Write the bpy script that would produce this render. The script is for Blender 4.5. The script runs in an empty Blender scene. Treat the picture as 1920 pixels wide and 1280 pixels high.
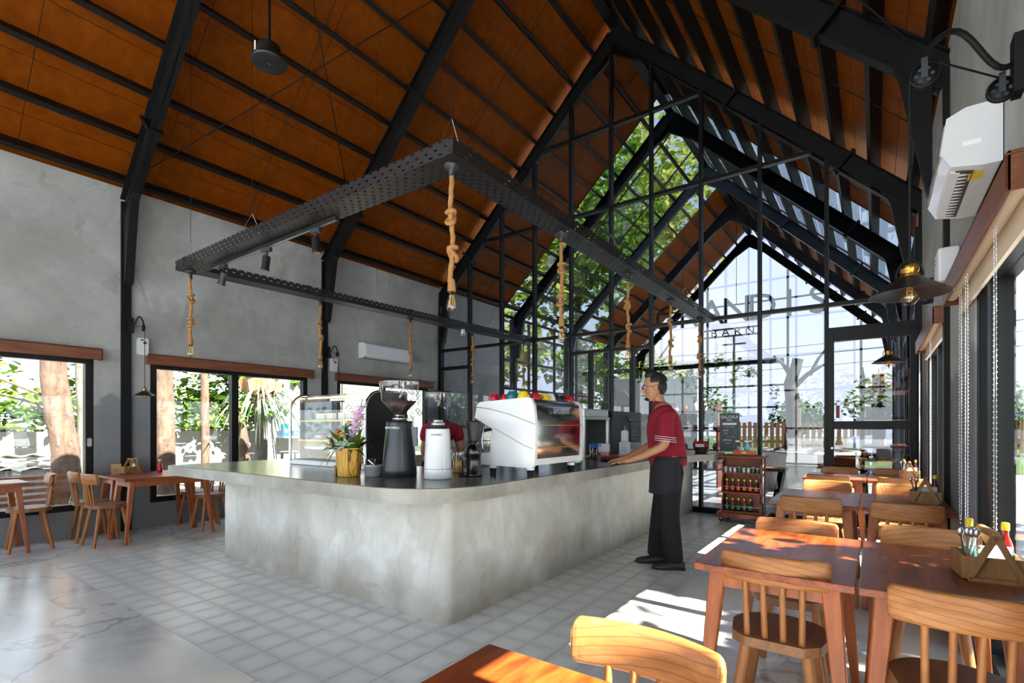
import bpy, bmesh, math, random
from mathutils import Vector, Matrix, Euler
random.seed(7)
S = bpy.context.scene
C = S.collection
PI = math.pi
# ------------------------------------------------------------------ camera, sky, sun, exposure
cam = bpy.data.cameras.new('camera'); camo = bpy.data.objects.new('camera', cam); C.objects.link(camo)
camo.location = (0, 0, 1.25); camo.rotation_euler = (PI/2, 0, math.radians(35.679))
cam.sensor_width = 36; cam.lens = 947.26/1920*36; cam.shift_y = 159.8/1920; cam.clip_start = .03; cam.clip_end = 300
S.camera = camo
W = bpy.data.worlds.new('sky'); S.world = W; W.use_nodes = True
def sky():
    nt = W.node_tree; nt.nodes.clear(); n = nt.nodes; l = nt.links
    out = n.new('ShaderNodeOutputWorld'); bg = n.new('ShaderNodeBackground'); tc = n.new('ShaderNodeTexCoord')
    sep = n.new('ShaderNodeSeparateXYZ'); l.new(tc.outputs['Generated'], sep.inputs[0])
    rp = n.new('ShaderNodeValToRGB'); l.new(sep.outputs['Z'], rp.inputs[0])
    e = rp.color_ramp.elements
    e[0].position = 0; e[0].color = (.80, .86, .95, 1); e[1].position = .7; e[1].color = (.50, .64, .95, 1)
    no = n.new('ShaderNodeTexNoise'); no.inputs['Scale'].default_value = 3.2; no.inputs['Detail'].default_value = 6
    l.new(tc.outputs['Generated'], no.inputs['Vector'])
    r2 = n.new('ShaderNodeValToRGB'); l.new(no.outputs['Fac'], r2.inputs[0])
    r2.color_ramp.elements[0].position = .42; r2.color_ramp.elements[1].position = .68
    mx = n.new('ShaderNodeMixRGB'); l.new(r2.outputs[0], mx.inputs[0]); l.new(rp.outputs[0], mx.inputs[1]); mx.inputs[2].default_value = (.97, .98, 1, 1)
    l.new(mx.outputs[0], bg.inputs[0]); bg.inputs[1].default_value = SKY; l.new(bg.outputs[0], out.inputs[0])
SKY = .49
SUN_DIR = Vector((.64, -.02, .64)).normalized()      # towards the sun
sky()
sl = bpy.data.lights.new('sun', 'SUN'); sl.energy = 7.2; sl.angle = math.radians(.6); sl.color = (1, .94, .86)
so = bpy.data.objects.new('sun', sl); C.objects.link(so); so.rotation_euler = SUN_DIR.to_track_quat('Z', 'Y').to_euler(); so.location = (20, 25, 30)
vs = S.view_settings; vs.view_transform = 'Standard'; vs.look = 'None'; vs.gamma = 1; vs.use_curve_mapping = False; vs.exposure = 3.18
try:
    S.cycles.max_bounces = 7; S.cycles.diffuse_bounces = 4; S.cycles.glossy_bounces = 3; S.cycles.transparent_max_bounces = 16
    S.cycles.caustics_reflective = False; S.cycles.caustics_refractive = False; S.cycles.use_denoising = True; S.cycles.sample_clamp_indirect = 8
except Exception: pass
# ------------------------------------------------------------------ mesh helpers
class MB:
    def __init__(s): s.v = []; s.f = []; s.sm = []
    def add(s, vs, fs, smooth=False, M=None):
        o = len(s.v)
        if M is not None: vs = [M @ Vector(v) for v in vs]
        s.v += [tuple(v) for v in vs]; s.f += [[i+o for i in f] for f in fs]; s.sm += [smooth]*len(fs); return s
    def box(s, x0, x1, y0, y1, z0, z1, M=None):
        return s.add([(x0,y0,z0),(x1,y0,z0),(x1,y1,z0),(x0,y1,z0),(x0,y0,z1),(x1,y0,z1),(x1,y1,z1),(x0,y1,z1)],
                     [[3,2,1,0],[4,5,6,7],[0,1,5,4],[1,2,6,5],[2,3,7,6],[3,0,4,7]], False, M)
    def bar(s, p, q, w, h, up=(0,0,1), w2=None, h2=None):
        p = Vector(p); q = Vector(q); d = (q-p).normalized(); up = Vector(up); sd = d.cross(up)
        if sd.length < 1e-5: sd = d.cross(Vector((0,1,0)))
        sd.normalize(); u = sd.cross(d); w2 = w if w2 is None else w2; h2 = h if h2 is None else h2
        vs = []
        for c, a, b in ((p,w,h),(q,w2,h2)):
            for i, j in ((-1,-1),(1,-1),(1,1),(-1,1)): vs.append(c+sd*(i*a/2)+u*(j*b/2))
        return s.add(vs, [[0,1,2,3],[7,6,5,4],[0,4,5,1],[1,5,6,2],[2,6,7,3],[3,7,4,0]])
    def ibeam(s, p, q, dep, wid, up, t=.012):
        p = Vector(p); q = Vector(q); up = Vector(up); d = (q-p).normalized(); sd = d.cross(up).normalized(); u = sd.cross(d)
        s.bar(p, q, t, dep, up)
        for k in (-1, 1): o = u*(k*(dep/2-t/2)); s.bar(p+o, q+o, wid, t, up)
        return s
    def cyl(s, p, q, r, r2=None, n=12, caps=True, smooth=True):
        p = Vector(p); q = Vector(q); r2 = r if r2 is None else r2; d = (q-p).normalized()
        a = d.orthogonal().normalized(); b = d.cross(a)
        R = [[c+(a*math.cos(2*PI*i/n)+b*math.sin(2*PI*i/n))*rr for i in range(n)] for c, rr in ((p,r),(q,r2))]
        s.add(R[0]+R[1], [[i,(i+1)%n,n+(i+1)%n,n+i] for i in range(n)], smooth)
        if caps: s.add(R[0], [list(range(n))[::-1]]); s.add(R[1], [list(range(n))])
        return s
    def lathe(s, prof, n=20, M=None, smooth=True, caps=True):
        vs = []; fs = []; m = len(prof)
        for r, z in prof: vs += [(r*math.cos(2*PI*i/n), r*math.sin(2*PI*i/n), z) for i in range(n)]
        for k in range(m-1):
            for i in range(n): fs.append([k*n+i, k*n+(i+1)%n, (k+1)*n+(i+1)%n, (k+1)*n+i])
        s.add(vs, fs, smooth, M)
        if caps:
            if prof[0][0] > 1e-4: s.add(vs[:n], [list(range(n))[::-1]], False, M)
            if prof[-1][0] > 1e-4: s.add(vs[-n:], [list(range(n))], False, M)
        return s
    def tube(s, pts, r, n=8, caps=True, tw=0, lob=0, closed=False):
        pts = [Vector(p) for p in pts]; m = len(pts); vs = []; fs = []; a = None
        for k, p in enumerate(pts):
            d = (pts[(k+1)%m if closed else min(k+1,m-1)]-pts[(k-1)%m if closed else max(k-1,0)]).normalized()
            a = (d.orthogonal() if a is None else a-d*a.dot(d)).normalized(); b = d.cross(a)
            rr = r[k] if isinstance(r, (list, tuple)) else r
            for i in range(n):
                t = 2*PI*i/n; q = rr*(1+lob*math.cos(3*(t-tw*k)))
                vs.append(p+a*(q*math.cos(t))+b*(q*math.sin(t)))
        for k in range(m if closed else m-1):
            k2 = (k+1) % m
            for i in range(n): fs.append([k*n+i, k*n+(i+1)%n, k2*n+(i+1)%n, k2*n+i])
        s.add(vs, fs, True)
        if caps and not closed: s.add(vs[:n], [list(range(n))[::-1]]); s.add(vs[-n:], [list(range(n))])
        return s
    def prism(s, poly, a, b, axis='z', smooth=False, M=None):
        n = len(poly)
        def mk(p, t): return {'z': (p[0],p[1],t), 'y': (p[0],t,p[1]), 'x': (t,p[0],p[1])}[axis]
        A = [mk(p,a) for p in poly]; B = [mk(p,b) for p in poly]
        s.add(A, [list(range(n))[::-1]], False, M); s.add(B, [list(range(n))], False, M)
        return s.add(A+B, [[i,(i+1)%n,n+(i+1)%n,n+i] for i in range(n)], smooth, M)
    def ell(s, c, rx, ry=None, rz=None, n=14, m=8, M=None, t0=0, t1=PI):
        ry = rx if ry is None else ry; rz = rx if rz is None else rz
        vs = []; fs = []
        for k in range(m+1):
            t = t0+(t1-t0)*k/m
            vs += [(c[0]+rx*math.sin(t)*math.cos(2*PI*i/n), c[1]+ry*math.sin(t)*math.sin(2*PI*i/n), c[2]+rz*math.cos(t)) for i in range(n)]
        for k in range(m):
            for i in range(n): fs.append([k*n+i, (k+1)*n+i, (k+1)*n+(i+1)%n, k*n+(i+1)%n])
        return s.add(vs, fs, True, M)
    def loft(s, rings, caps=True, smooth=True):       # rings: lists of equal length
        n = len(rings[0]); vs = [p for r in rings for p in r]; fs = []
        for k in range(len(rings)-1):
            for i in range(n): fs.append([k*n+i, k*n+(i+1)%n, (k+1)*n+(i+1)%n, (k+1)*n+i])
        s.add(vs, fs, smooth)
        if caps: s.add(rings[0], [list(range(n))[::-1]]); s.add(rings[-1], [list(range(n))])
        return s
    def quad(s, *p): return s.add(p, [list(range(len(p)))])
    def mesh(s, name):
        me = bpy.data.meshes.new(name); me.from_pydata(s.v, [], s.f); me.polygons.foreach_set('use_smooth', s.sm); me.update(); return me
    def build(s, name, mat, parent=None, bevel=0, seg=2, fix=True):
        me = s.mesh(name)
        if fix:
            bm = bmesh.new(); bm.from_mesh(me); bmesh.ops.recalc_face_normals(bm, faces=bm.faces); bm.to_mesh(me); bm.free()
        return obj(name, me, mat, parent, bevel, seg)
def obj(name, me, mat, parent=None, bevel=0, seg=2):
    o = bpy.data.objects.new(name, me); C.objects.link(o)
    if mat is not None and not me.materials: me.materials.append(mat)
    if parent is not None: o.parent = parent
    if bevel:
        b = o.modifiers.new('bevel', 'BEVEL'); b.width = bevel; b.segments = seg; b.limit_method = 'ANGLE'; b.angle_limit = .6
    return o
def tag(o, label, cat, group=None):
    o['label'] = label; o['category'] = cat
    if group: o['group'] = group
    return o
def thing(name, label, cat, loc=(0,0,0), rz=0, group=None):
    o = bpy.data.objects.new(name, None); C.objects.link(o); o.location = loc; o.rotation_euler = (0,0,rz); o.empty_display_size = .1
    return tag(o, label, cat, group)
def struct(o): o['kind'] = 'structure'; return o
def sempty(name):
    o = bpy.data.objects.new(name, None); C.objects.link(o); o.empty_display_size = .1; return struct(o)
def stuff(o): o['kind'] = 'stuff'; return o
def kids(o): return [x for x in bpy.data.objects if x.parent == o]
def dup(root, loc, rz, label):
    r = root.copy(); C.objects.link(r); r.location = loc; r.rotation_euler = (0,0,rz); r['label'] = label
    for ch in root_children[root.name] if root.name in root_children else kids(root):
        c = ch.copy(); C.objects.link(c); c.parent = r
        for g in kids(ch): d = g.copy(); C.objects.link(d); d.parent = c
    return r
root_children = {}
def inst(o, parent, M):
    c = o.copy(); C.objects.link(c); c.parent = parent; c.matrix_local = M; return c
def T(x, y, z): return Matrix.Translation((x, y, z))
def RX(a): return Matrix.Rotation(a, 4, 'X')
def RY(a): return Matrix.Rotation(a, 4, 'Y')
def RZ(a): return Matrix.Rotation(a, 4, 'Z')
def arc(cx, cy, r, a0, a1, n): return [(cx+r*math.cos(a0+(a1-a0)*i/n), cy+r*math.sin(a0+(a1-a0)*i/n)) for i in range(n+1)]
def rrect(x0, x1, y0, y1, r, n=4):
    return arc(x1-r, y0+r, r, -PI/2, 0, n)+arc(x1-r, y1-r, r, 0, PI/2, n)+arc(x0+r, y1-r, r, PI/2, PI, n)+arc(x0+r, y0+r, r, PI, 1.5*PI, n)
def text_mesh(body, size, ext=0, align='CENTER'):
    cu = bpy.data.curves.new('lettering', 'FONT'); cu.body = body; cu.size = size; cu.extrude = ext; cu.align_x = align; cu.align_y = 'CENTER'; cu.resolution_u = 3
    o = bpy.data.objects.new('lettering', cu); C.objects.link(o); bpy.context.view_layer.update()
    me = bpy.data.meshes.new_from_object(o.evaluated_get(bpy.context.evaluated_depsgraph_get()))
    bpy.data.objects.remove(o); bpy.data.curves.remove(cu); return me
def lettering(body, size, M, mat, parent, ext=0, name='lettering', align='CENTER'):
    me = text_mesh(body, size, ext, align); me.transform(M); me.materials.clear(); return obj(name, me, mat, parent)
# ------------------------------------------------------------------ materials
def lin(r, g, b):
    f = lambda c: (c/255/12.92) if c/255 <= .04045 else ((c/255+.055)/1.055)**2.4
    return (f(r), f(g), f(b), 1)
class NT:
    def __init__(s, name):
        s.m = bpy.data.materials.new(name); s.m.use_nodes = True; s.nt = s.m.node_tree; s.n = s.nt.nodes; s.l = s.nt.links
        s.b = s.n['Principled BSDF']; s.out = s.n['Material Output']; s.tc = None
    def node(s, t, **kw):
        x = s.n.new(t)
        for k, v in kw.items(): setattr(x, k, v)
        return x
    def link(s, a, b): s.l.new(a, b)
    def coord(s, scale=(1,1,1), kind='Object', rnd=0):
        tc = s.node('ShaderNodeTexCoord'); mp = s.node('ShaderNodeMapping'); mp.inputs['Scale'].default_value = scale
        src = tc.outputs[kind]
        if rnd:
            oi = s.node('ShaderNodeObjectInfo'); mu = s.node('ShaderNodeMath', operation='MULTIPLY'); mu.inputs[1].default_value = rnd
            s.link(oi.outputs['Random'], mu.inputs[0]); va = s.node('ShaderNodeVectorMath', operation='ADD'); s.link(src, va.inputs[0]); s.link(mu.outputs[0], va.inputs[1]); src = va.outputs[0]
        s.link(src, mp.inputs[0]); return mp.outputs[0]
    def noise(s, vec, scale, detail=5, rough=.55, dist=0):
        x = s.node('ShaderNodeTexNoise'); x.inputs['Scale'].default_value = scale; x.inputs['Detail'].default_value = detail; x.inputs['Roughness'].default_value = rough; x.inputs['Distortion'].default_value = dist
        if vec is not None: s.link(vec, x.inputs['Vector'])
        return x.outputs['Fac']
    def ramp(s, fac, *stops):
        x = s.node('ShaderNodeValToRGB'); e = x.color_ramp.elements
        while len(e) < len(stops): e.new(.5)
        for i, (p, c) in enumerate(stops): e[i].position = p; e[i].color = c if len(c) == 4 else (*c, 1)
        s.link(fac, x.inputs[0]); return x.outputs[0]
    def mix(s, fac, a, b, mode='MIX'):
        x = s.node('ShaderNodeMixRGB', blend_type=mode)
        for i, v in enumerate((fac, a, b)):
            if hasattr(v, 'is_linked') or hasattr(v, 'node'): s.link(v, x.inputs[i])
            elif i == 0: x.inputs[0].default_value = v
            else: x.inputs[i].default_value = v if len(v) == 4 else (*v, 1)
        return x.outputs[0]
    def math(s, op, a, b=None):
        x = s.node('ShaderNodeMath', operation=op)
        for i, v in enumerate((a, b)):
            if v is None: continue
            if hasattr(v, 'node'): s.link(v, x.inputs[i])
            else: x.inputs[i].default_value = v
        return x.outputs[0]
    def bump(s, h, strength=.2, dist=.01):
        x = s.node('ShaderNodeBump'); x.inputs['Strength'].default_value = strength; x.inputs['Distance'].default_value = dist
        s.link(h, x.inputs['Height']); s.link(x.outputs[0], s.b.inputs['Normal'])
    def col(s, c): s.link(c, s.b.inputs['Base Color']); return s
    def rough(s, c): s.link(c, s.b.inputs['Roughness']); return s
G3 = lambda v: (v, v, v, 1)
def plain(name, c, rough=.5, metal=0, var=.0, coat=0):
    t = NT(name); t.b.inputs['Roughness'].default_value = rough; t.b.inputs['Metallic'].default_value = metal
    if coat: t.b.inputs['Coat Weight'].default_value = coat
    if var:
        f = t.noise(t.coord(), 9, 4); t.col(t.mix(f, [x*(1-var) for x in c[:3]], [min(1, x*(1+var)) for x in c[:3]]))
    else: t.b.inputs['Base Color'].default_value = c
    return t.m
def glassy(name, tint=(.93,.96,.95), f0=.045, rough=0, amt=1.0):
    t = NT(name); t.n.remove(t.b)
    tr = t.node('ShaderNodeBsdfTransparent'); tr.inputs[0].default_value = (*tint, 1)
    gl = t.node('ShaderNodeBsdfGlossy'); gl.inputs['Roughness'].default_value = rough
    lw = t.node('ShaderNodeLayerWeight'); lw.inputs[0].default_value = .5
    p = t.math('POWER', lw.outputs['Facing'], 5.0); p = t.math('MULTIPLY', p, (1-f0)*amt); p = t.math('ADD', p, f0)
    mx = t.node('ShaderNodeMixShader'); t.link(p, mx.inputs[0]); t.link(tr.outputs[0], mx.inputs[1]); t.link(gl.outputs[0], mx.inputs[2]); t.link(mx.outputs[0], t.out.inputs[0])
    return t.m
def wood(name, dark, light, scale=(1,12,12), rough=.4, coat=0, rnd=40, ringy=0, lines=None):
    t = NT(name); v = t.coord(scale, rnd=rnd)
    f = t.noise(v, 3, 6, .6, .6); c = t.ramp(f, (.3, dark), (.7, light))
    f2 = t.noise(t.coord([x*4 for x in scale], rnd=rnd), 5, 3); c = t.mix(t.math('MULTIPLY', f2, .28), c, [x*.45 for x in dark[:3]])
    if ringy:
        w = t.node('ShaderNodeTexWave', wave_type='RINGS', rings_direction='SPHERICAL'); w.inputs['Scale'].default_value = ringy; w.inputs['Distortion'].default_value = 3.5; w.inputs['Detail'].default_value = 2; w.inputs['Detail Scale'].default_value = .6
        t.link(t.coord((1,1,1.6), rnd=.6), w.inputs['Vector']); g = t.ramp(w.outputs['Fac'], (.0, G3(1)), (.12, G3(0)))
        c = t.mix(t.math('MULTIPLY', g, .55), c, lines or [x*.4 for x in dark[:3]])
    t.col(c); t.b.inputs['Roughness'].default_value = rough
    if coat: t.b.inputs['Coat Weight'].default_value = coat; t.b.inputs['Coat Roughness'].default_value = .2
    t.bump(f, .06, .004); return t.m
def concrete(name, a, b, stain=None, stain_z=None, scale=1.0, rough=.8, streak=None, bump=.15, soft=.06, patch=None):
    t = NT(name); v = t.coord()
    f = t.noise(v, .9*scale, 9, .62, .3); c = t.ramp(f, (.3, a), (.72, b))
    f2 = t.noise(v, 6*scale, 8, .7); c = t.mix(t.math('MULTIPLY', f2, .35), c, [x*.6 for x in a[:3]])
    if patch is not None:
        f4 = t.noise(v, 1.1, 3, .5, .8); k = t.ramp(f4, (.52, G3(0)), (.545, G3(1))); c = t.mix(t.math('MULTIPLY', k, .34), c, patch)
        f5 = t.noise(t.coord((1,1,.6)), 2.3, 4, .6, 1.5); k = t.ramp(f5, (.60, G3(0)), (.66, G3(1))); c = t.mix(t.math('MULTIPLY', k, .4), c, [x*.72 for x in patch[:3]])
    if stain is not None:
        sx = t.node('ShaderNodeSeparateXYZ'); t.link(v, sx.inputs[0])
        z = t.math('ADD', sx.outputs['Z'], t.math('MULTIPLY', t.noise(v, 2.2, 5), -.9))
        k = t.ramp(t.math('SUBTRACT', z, stain_z), (.0, G3(1)), (soft, G3(0)))
        c = t.mix(t.math('MULTIPLY', k, .75), c, stain)
    if streak is not None:
        f3 = t.noise(t.coord((5,5,1.6)), 1.0, 9, .72, 1.2); k = t.ramp(f3, (.5, G3(0)), (.75, G3(1))); c = t.mix(t.math('MULTIPLY', k, .55), c, streak)
    t.col(c); t.b.inputs['Roughness'].default_value = rough
    if bump: t.bump(f2, bump, .01)
    return t.m
M = {}
M['wall'] = concrete('plaster_wall', lin(140,139,136), lin(200,200,198), stain=lin(116,119,127), stain_z=1.15, patch=lin(150,147,140))
M['counter'] = concrete('counter_plaster', lin(184,181,174), lin(238,236,231), scale=1.7, streak=lin(162,158,152), stain=lin(132,121,106), stain_z=-.46, soft=.42, patch=lin(182,176,164))
M['worktop'] = concrete('worktop_concrete', lin(66,63,58), lin(104,100,92), scale=2, rough=.22, bump=.05)
M['slabedge'] = concrete('worktop_edge_concrete', lin(134,130,121), lin(188,184,174), scale=3, rough=.6)
def floor_mat():
    t = NT('polished_concrete'); v = t.coord()
    f = t.noise(v, .8, 10, .65, .8); c = t.ramp(f, (.30, lin(160,161,162)), (.5, lin(204,202,197)), (.66, lin(226,216,202)))
    f2 = t.noise(t.coord((.5,1.6,1)), 1.6, 8, .7, 1.5); k = t.ramp(f2, (.60, G3(0)), (.66, G3(1))); c = t.mix(t.math('MULTIPLY', k, .34), c, lin(104,104,106))
    vo = t.node('ShaderNodeTexVoronoi', feature='DISTANCE_TO_EDGE'); vo.inputs['Scale'].default_value = .55
    va = t.node('ShaderNodeVectorMath', operation='ADD'); nz = t.node('ShaderNodeTexNoise'); nz.inputs['Scale'].default_value = 1.7; nz.inputs['Detail'].default_value = 6
    t.link(v, nz.inputs['Vector']); t.link(v, va.inputs[0]); t.link(nz.outputs['Color'], va.inputs[1]); t.link(va.outputs[0], vo.inputs['Vector'])
    kk = t.ramp(vo.outputs['Distance'], (.004, G3(1)), (.012, G3(0))); c = t.mix(t.math('MULTIPLY', kk, .4), c, lin(96,96,98))
    t.col(c); t.rough(t.ramp(f2, (.3, G3(.15)), (.7, G3(.26)))); return t.m
M['floor'] = floor_mat()
TILE = .19; TX0 = -6.0; TY0 = 1.29
def tile_mat():
    t = NT('cement_tile'); ge = t.node('ShaderNodeNewGeometry'); sx = t.node('ShaderNodeSeparateXYZ'); t.link(ge.outputs['Position'], sx.inputs[0])
    ds = []
    for ax, o in (('X', TX0), ('Y', TY0)):
        a = t.math('DIVIDE', t.math('SUBTRACT', sx.outputs[ax], o), TILE); a = t.math('FRACT', a); ds.append(t.math('ABSOLUTE', t.math('SUBTRACT', a, .5)))
    d = t.math('MAXIMUM', ds[0], ds[1]); f = t.noise(ge.outputs['Position'], 4, 2, .5); g = t.noise(ge.outputs['Position'], 1.1, 4)
    d = t.math('ADD', d, t.math('MULTIPLY', t.math('SUBTRACT', f, .5), .22))
    c = t.ramp(d, (.22, lin(218,217,212)), (.52, lin(186,185,182)))
    c = t.mix(t.ramp(g, (.35, G3(0)), (.65, G3(.45))), c, lin(184,183,180))
    t.col(c); t.b.inputs['Roughness'].default_value = .3; return t.m
M['tile'] = tile_mat()
M['grout'] = plain('tile_grout', lin(176,176,174), .8)
M['steel'] = plain('black_steel', lin(17,17,18), .5, 0, .2)
M['alu'] = plain('black_aluminium', lin(16,16,17), .42)
M['greysteel'] = plain('grey_painted_steel', lin(42,45,50), .45)
M['ply'] = wood('stained_plywood', lin(104,46,1), lin(130,64,4), (2.5,2.5,.7), .5, rnd=30)
for k_, v_ in (('ply', .08), ('steel', .22), ('alu', .25)): M[k_].node_tree.nodes['Principled BSDF'].inputs['Specular IOR Level'].default_value = v_
M['deck'] = plain('roof_deck', lin(60,50,42), .8)
M['glass'] = glassy('window_glass')
M['gable_glass'] = glassy('gable_glass', (.47,.485,.53), .09)
M['roof_glass'] = glassy('roof_glass', (.84,.92,.92), .05)
M['valance'] = wood('valance_wood', lin(96,52,30), lin(142,82,50), (8,1,8), .4)
M['table'] = wood('teak_tabletop', lin(84,30,8), lin(170,80,30), (9,1.2,9), .34, coat=.12)
M['tableleg'] = wood('teak_leg', lin(132,62,22), lin(180,96,40), (10,10,1.5), .4, coat=.1)
M['chair'] = wood('chair_wood', lin(146,88,40), lin(182,122,66), (1.5,10,10), .45, ringy=9)
M['chairleg'] = wood('chair_spindle_wood', lin(136,80,36), lin(172,112,58), (10,10,1.2), .48)
M['chairseat'] = wood('chair_seat_wood', lin(112,72,40), lin(148,100,60), (8,1.2,8), .5)
M['caddy'] = wood('caddy_wood', lin(140,94,52), lin(182,136,86), (6,6,1.5), .6)
M['cart'] = wood('cart_wood', lin(96,42,20), lin(140,70,36), (6,6,1.5), .4)
M['white'] = plain('white_plastic', lin(218,219,222), .3)
M['enamel'] = plain('white_enamel', lin(222,223,226), .18, 0, 0, .4)
M['dark'] = plain('black_plastic', lin(26,26,28), .4)
M['rubber'] = plain('black_rubber', lin(22,22,24), .7)
M['chrome'] = plain('polished_steel', lin(205,205,205), .09, 1)
M['brushed'] = plain('brushed_steel', lin(185,186,186), .32, 1)
M['gunmetal'] = plain('gunmetal', lin(78,76,74), .26, 1)
M['brass'] = plain('aged_brass', lin(176,132,60), .3, 1)
M['rope'] = plain('manila_rope', lin(158,112,64), .85, 0, .2)
M['bulb'] = glassy('amber_bulb_glass', (.95,.82,.55), .14, .02)
M['clear'] = glassy('clear_plastic', (.93,.94,.96), .09, .03)
M['filament'] = plain('bulb_filament', lin(230,170,80), .4, 1)
M['red'] = plain('red_glaze', lin(196,26,40), .2); M['yellow'] = plain('yellow_glaze', lin(236,204,40), .22); M['teal'] = plain('teal_glaze', lin(24,104,118), .2)
M['blue'] = plain('blue_cloth', lin(70,110,180), .8); M['orange'] = plain('orange_plastic', lin(224,90,30), .4)
M['bluep'] = plain('blue_plastic', lin(24,92,190), .4); M['green'] = plain('green_label', lin(26,128,88), .5)
M['beans'] = plain('coffee_beans', lin(52,30,24), .5, 0, .5)
M['gold'] = plain('gold_trim', lin(176,150,70), .3, 1)
M['paper'] = plain('white_paper', lin(240,240,240), .7)
M['skin'] = plain('skin', lin(188,130,98), .5); M['hair'] = plain('black_hair', lin(20,17,17), .6)
M['shirt'] = plain('crimson_cotton', lin(142,16,40), .85); M['trousers'] = plain('black_cotton', lin(20,20,23), .9); M['apron'] = plain('black_apron', lin(30,32,38), .85)
M['shoe'] = plain('worn_black_leather', lin(44,40,38), .5)
def leaf_mat(name, a, b, tr=.35):
    t = NT(name); ge = t.node('ShaderNodeNewGeometry'); c = t.ramp(ge.outputs['Random Per Island'], (.0, a), (1.0, b))
    t.n.remove(t.b); d = t.node('ShaderNodeBsdfDiffuse'); x = t.node('ShaderNodeBsdfTranslucent'); mx = t.node('ShaderNodeMixShader'); mx.inputs[0].default_value = tr
    t.link(c, d.inputs[0]); t.link(c, x.inputs[0]); t.link(d.outputs[0], mx.inputs[1]); t.link(x.outputs[0], mx.inputs[2]); t.link(mx.outputs[0], t.out.inputs[0]); return t.m
M['leaf'] = leaf_mat('broad_leaf', lin(44,74,22), lin(96,122,42)); M['leafdark'] = leaf_mat('dark_leaf', lin(40,80,36), lin(92,126,58)); M['vine'] = leaf_mat('vine_leaf', lin(56,98,30), lin(124,150,46)); M['fern'] = leaf_mat('fern_frond', lin(96,124,86), lin(140,162,116), .2)
def bark_mat(name, a, b):
    t = NT(name); v = t.coord((6,6,2.2)); f = t.noise(v, 2, 9, .75, .5); t.col(t.ramp(f, (.32, a), (.62, b))); t.b.inputs['Roughness'].default_value = .95; t.bump(f, .5, .03); return t.m
M['bark'] = bark_mat('tree_bark', lin(40,30,24), lin(104,80,64)); M['palebark'] = bark_mat('pale_bark', lin(62,56,50), lin(110,102,92))
M['block'] = concrete('concrete_block', lin(150,149,147), lin(190,189,187), scale=2, rough=.9)
M['render'] = concrete('pale_render', lin(176,176,172), lin(206,205,200), scale=1.5, rough=.9)
M['grass'] = plain('lawn', lin(64,84,40), .9, 0, .4)
M['pave'] = concrete('courtyard_paving', lin(172,174,178), lin(206,208,212), scale=2.5, rough=.75)
def perforated():
    t = NT('perforated_black_tray'); ge = t.node('ShaderNodeTexCoord'); sx = t.node('ShaderNodeSeparateXYZ'); t.link(ge.outputs['UV'], sx.inputs[0])
    def band(c, p, w, off=None):
        a = t.math('DIVIDE', c, p)
        if off is not None: a = t.math('ADD', a, off)
        a = t.math('ABSOLUTE', t.math('SUBTRACT', t.math('FRACT', a), .5)); return t.math('LESS_THAN', a, w)
    row = t.math('FLOOR', t.math('DIVIDE', sx.outputs['Y'], .034)); half = t.math('MULTIPLY', row, .5)
    k = t.math('MULTIPLY', band(sx.outputs['X'], .075, .18, half), band(sx.outputs['Y'], .034, .17))
    t.b.inputs['Base Color'].default_value = lin(27,26,27); t.b.inputs['Roughness'].default_value = .42
    tr = t.node('ShaderNodeBsdfTransparent'); mx = t.node('ShaderNodeMixShader'); t.link(k, mx.inputs[0]); t.link(t.b.outputs[0], mx.inputs[1]); t.link(tr.outputs[0], mx.inputs[2]); t.link(mx.outputs[0], t.out.inputs[0]); return t.m
M['perf'] = perforated()
# ------------------------------------------------------------------ building shell
XL, XR, XC = -7.35, .45, -3.434          # wall faces and ridge line
Y3, SP = 7.65, 2.708                      # glazed gable and frame spacing
YB, YE = -3.45, 18.48                      # back gable, far open gable
TH = math.atan(.9646); cT, sT = math.cos(TH), math.sin(TH)
def zr(x): return 7.44-.9646*abs(x-XC)    # underside of rafters
ZP = 7.96                                 # plywood at the ridge
def zp(x): return ZP-.9646*abs(x-XC)
# floor slab, tiles
b = MB(); b.box(XL-.15, XR+.15, YB-.2, YE, -.2, -.012); fl = struct(b.build('floor', M['floor']))
def slab(x0, x1, y0, y1): return MB().box(x0, x1, y0, y1, -.012, 0)
k = MB(); TX1 = TX0+25*TILE
k.box(XL, TX0, TY0, Y3, -.012, 0); k.box(XL, XR, YB, TY0, -.012, 0); k.box(TX1, XR, TY0, Y3, -.012, 0); k.box(XL, XR, Y3, YE, -.012, 0)
k.build('concrete_screed', M['floor'], fl)
MB().box(TX0, TX1, TY0, Y3, -.012, -.0022).build('tile_bed', M['grout'], fl)
cells = []
for i in range(25):
    for j in range(33):
        x = TX0+(i+.5)*TILE; y = TY0+(j+.5)*TILE
        if y > Y3-.1 or (-5.0 < x < -2.26 and y > 2.42): continue
        cells.append((abs(x*-.583+y*.812), x, y))
cells.sort()
tg = TILE/2-.0022
tme = MB().box(-tg, tg, -tg, tg, -.012, 0).mesh('floor_tile'); tme.materials.append(M['tile'])
rest = MB()
for n, (d, x, y) in enumerate(cells):
    dz = random.uniform(-.0012, .0012)
    if n < 300:
        o = bpy.data.objects.new('floor_tile', tme); C.objects.link(o); o.parent = fl; o.location = (x, y, dz); o.rotation_euler = (random.uniform(-.003,.003), random.uniform(-.003,.003), 0)
    else: rest.box(x-tg, x+tg, y-tg, y+tg, -.012, dz)
stuff(rest.build('floor_tiles_beyond', M['tile'], fl))
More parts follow.
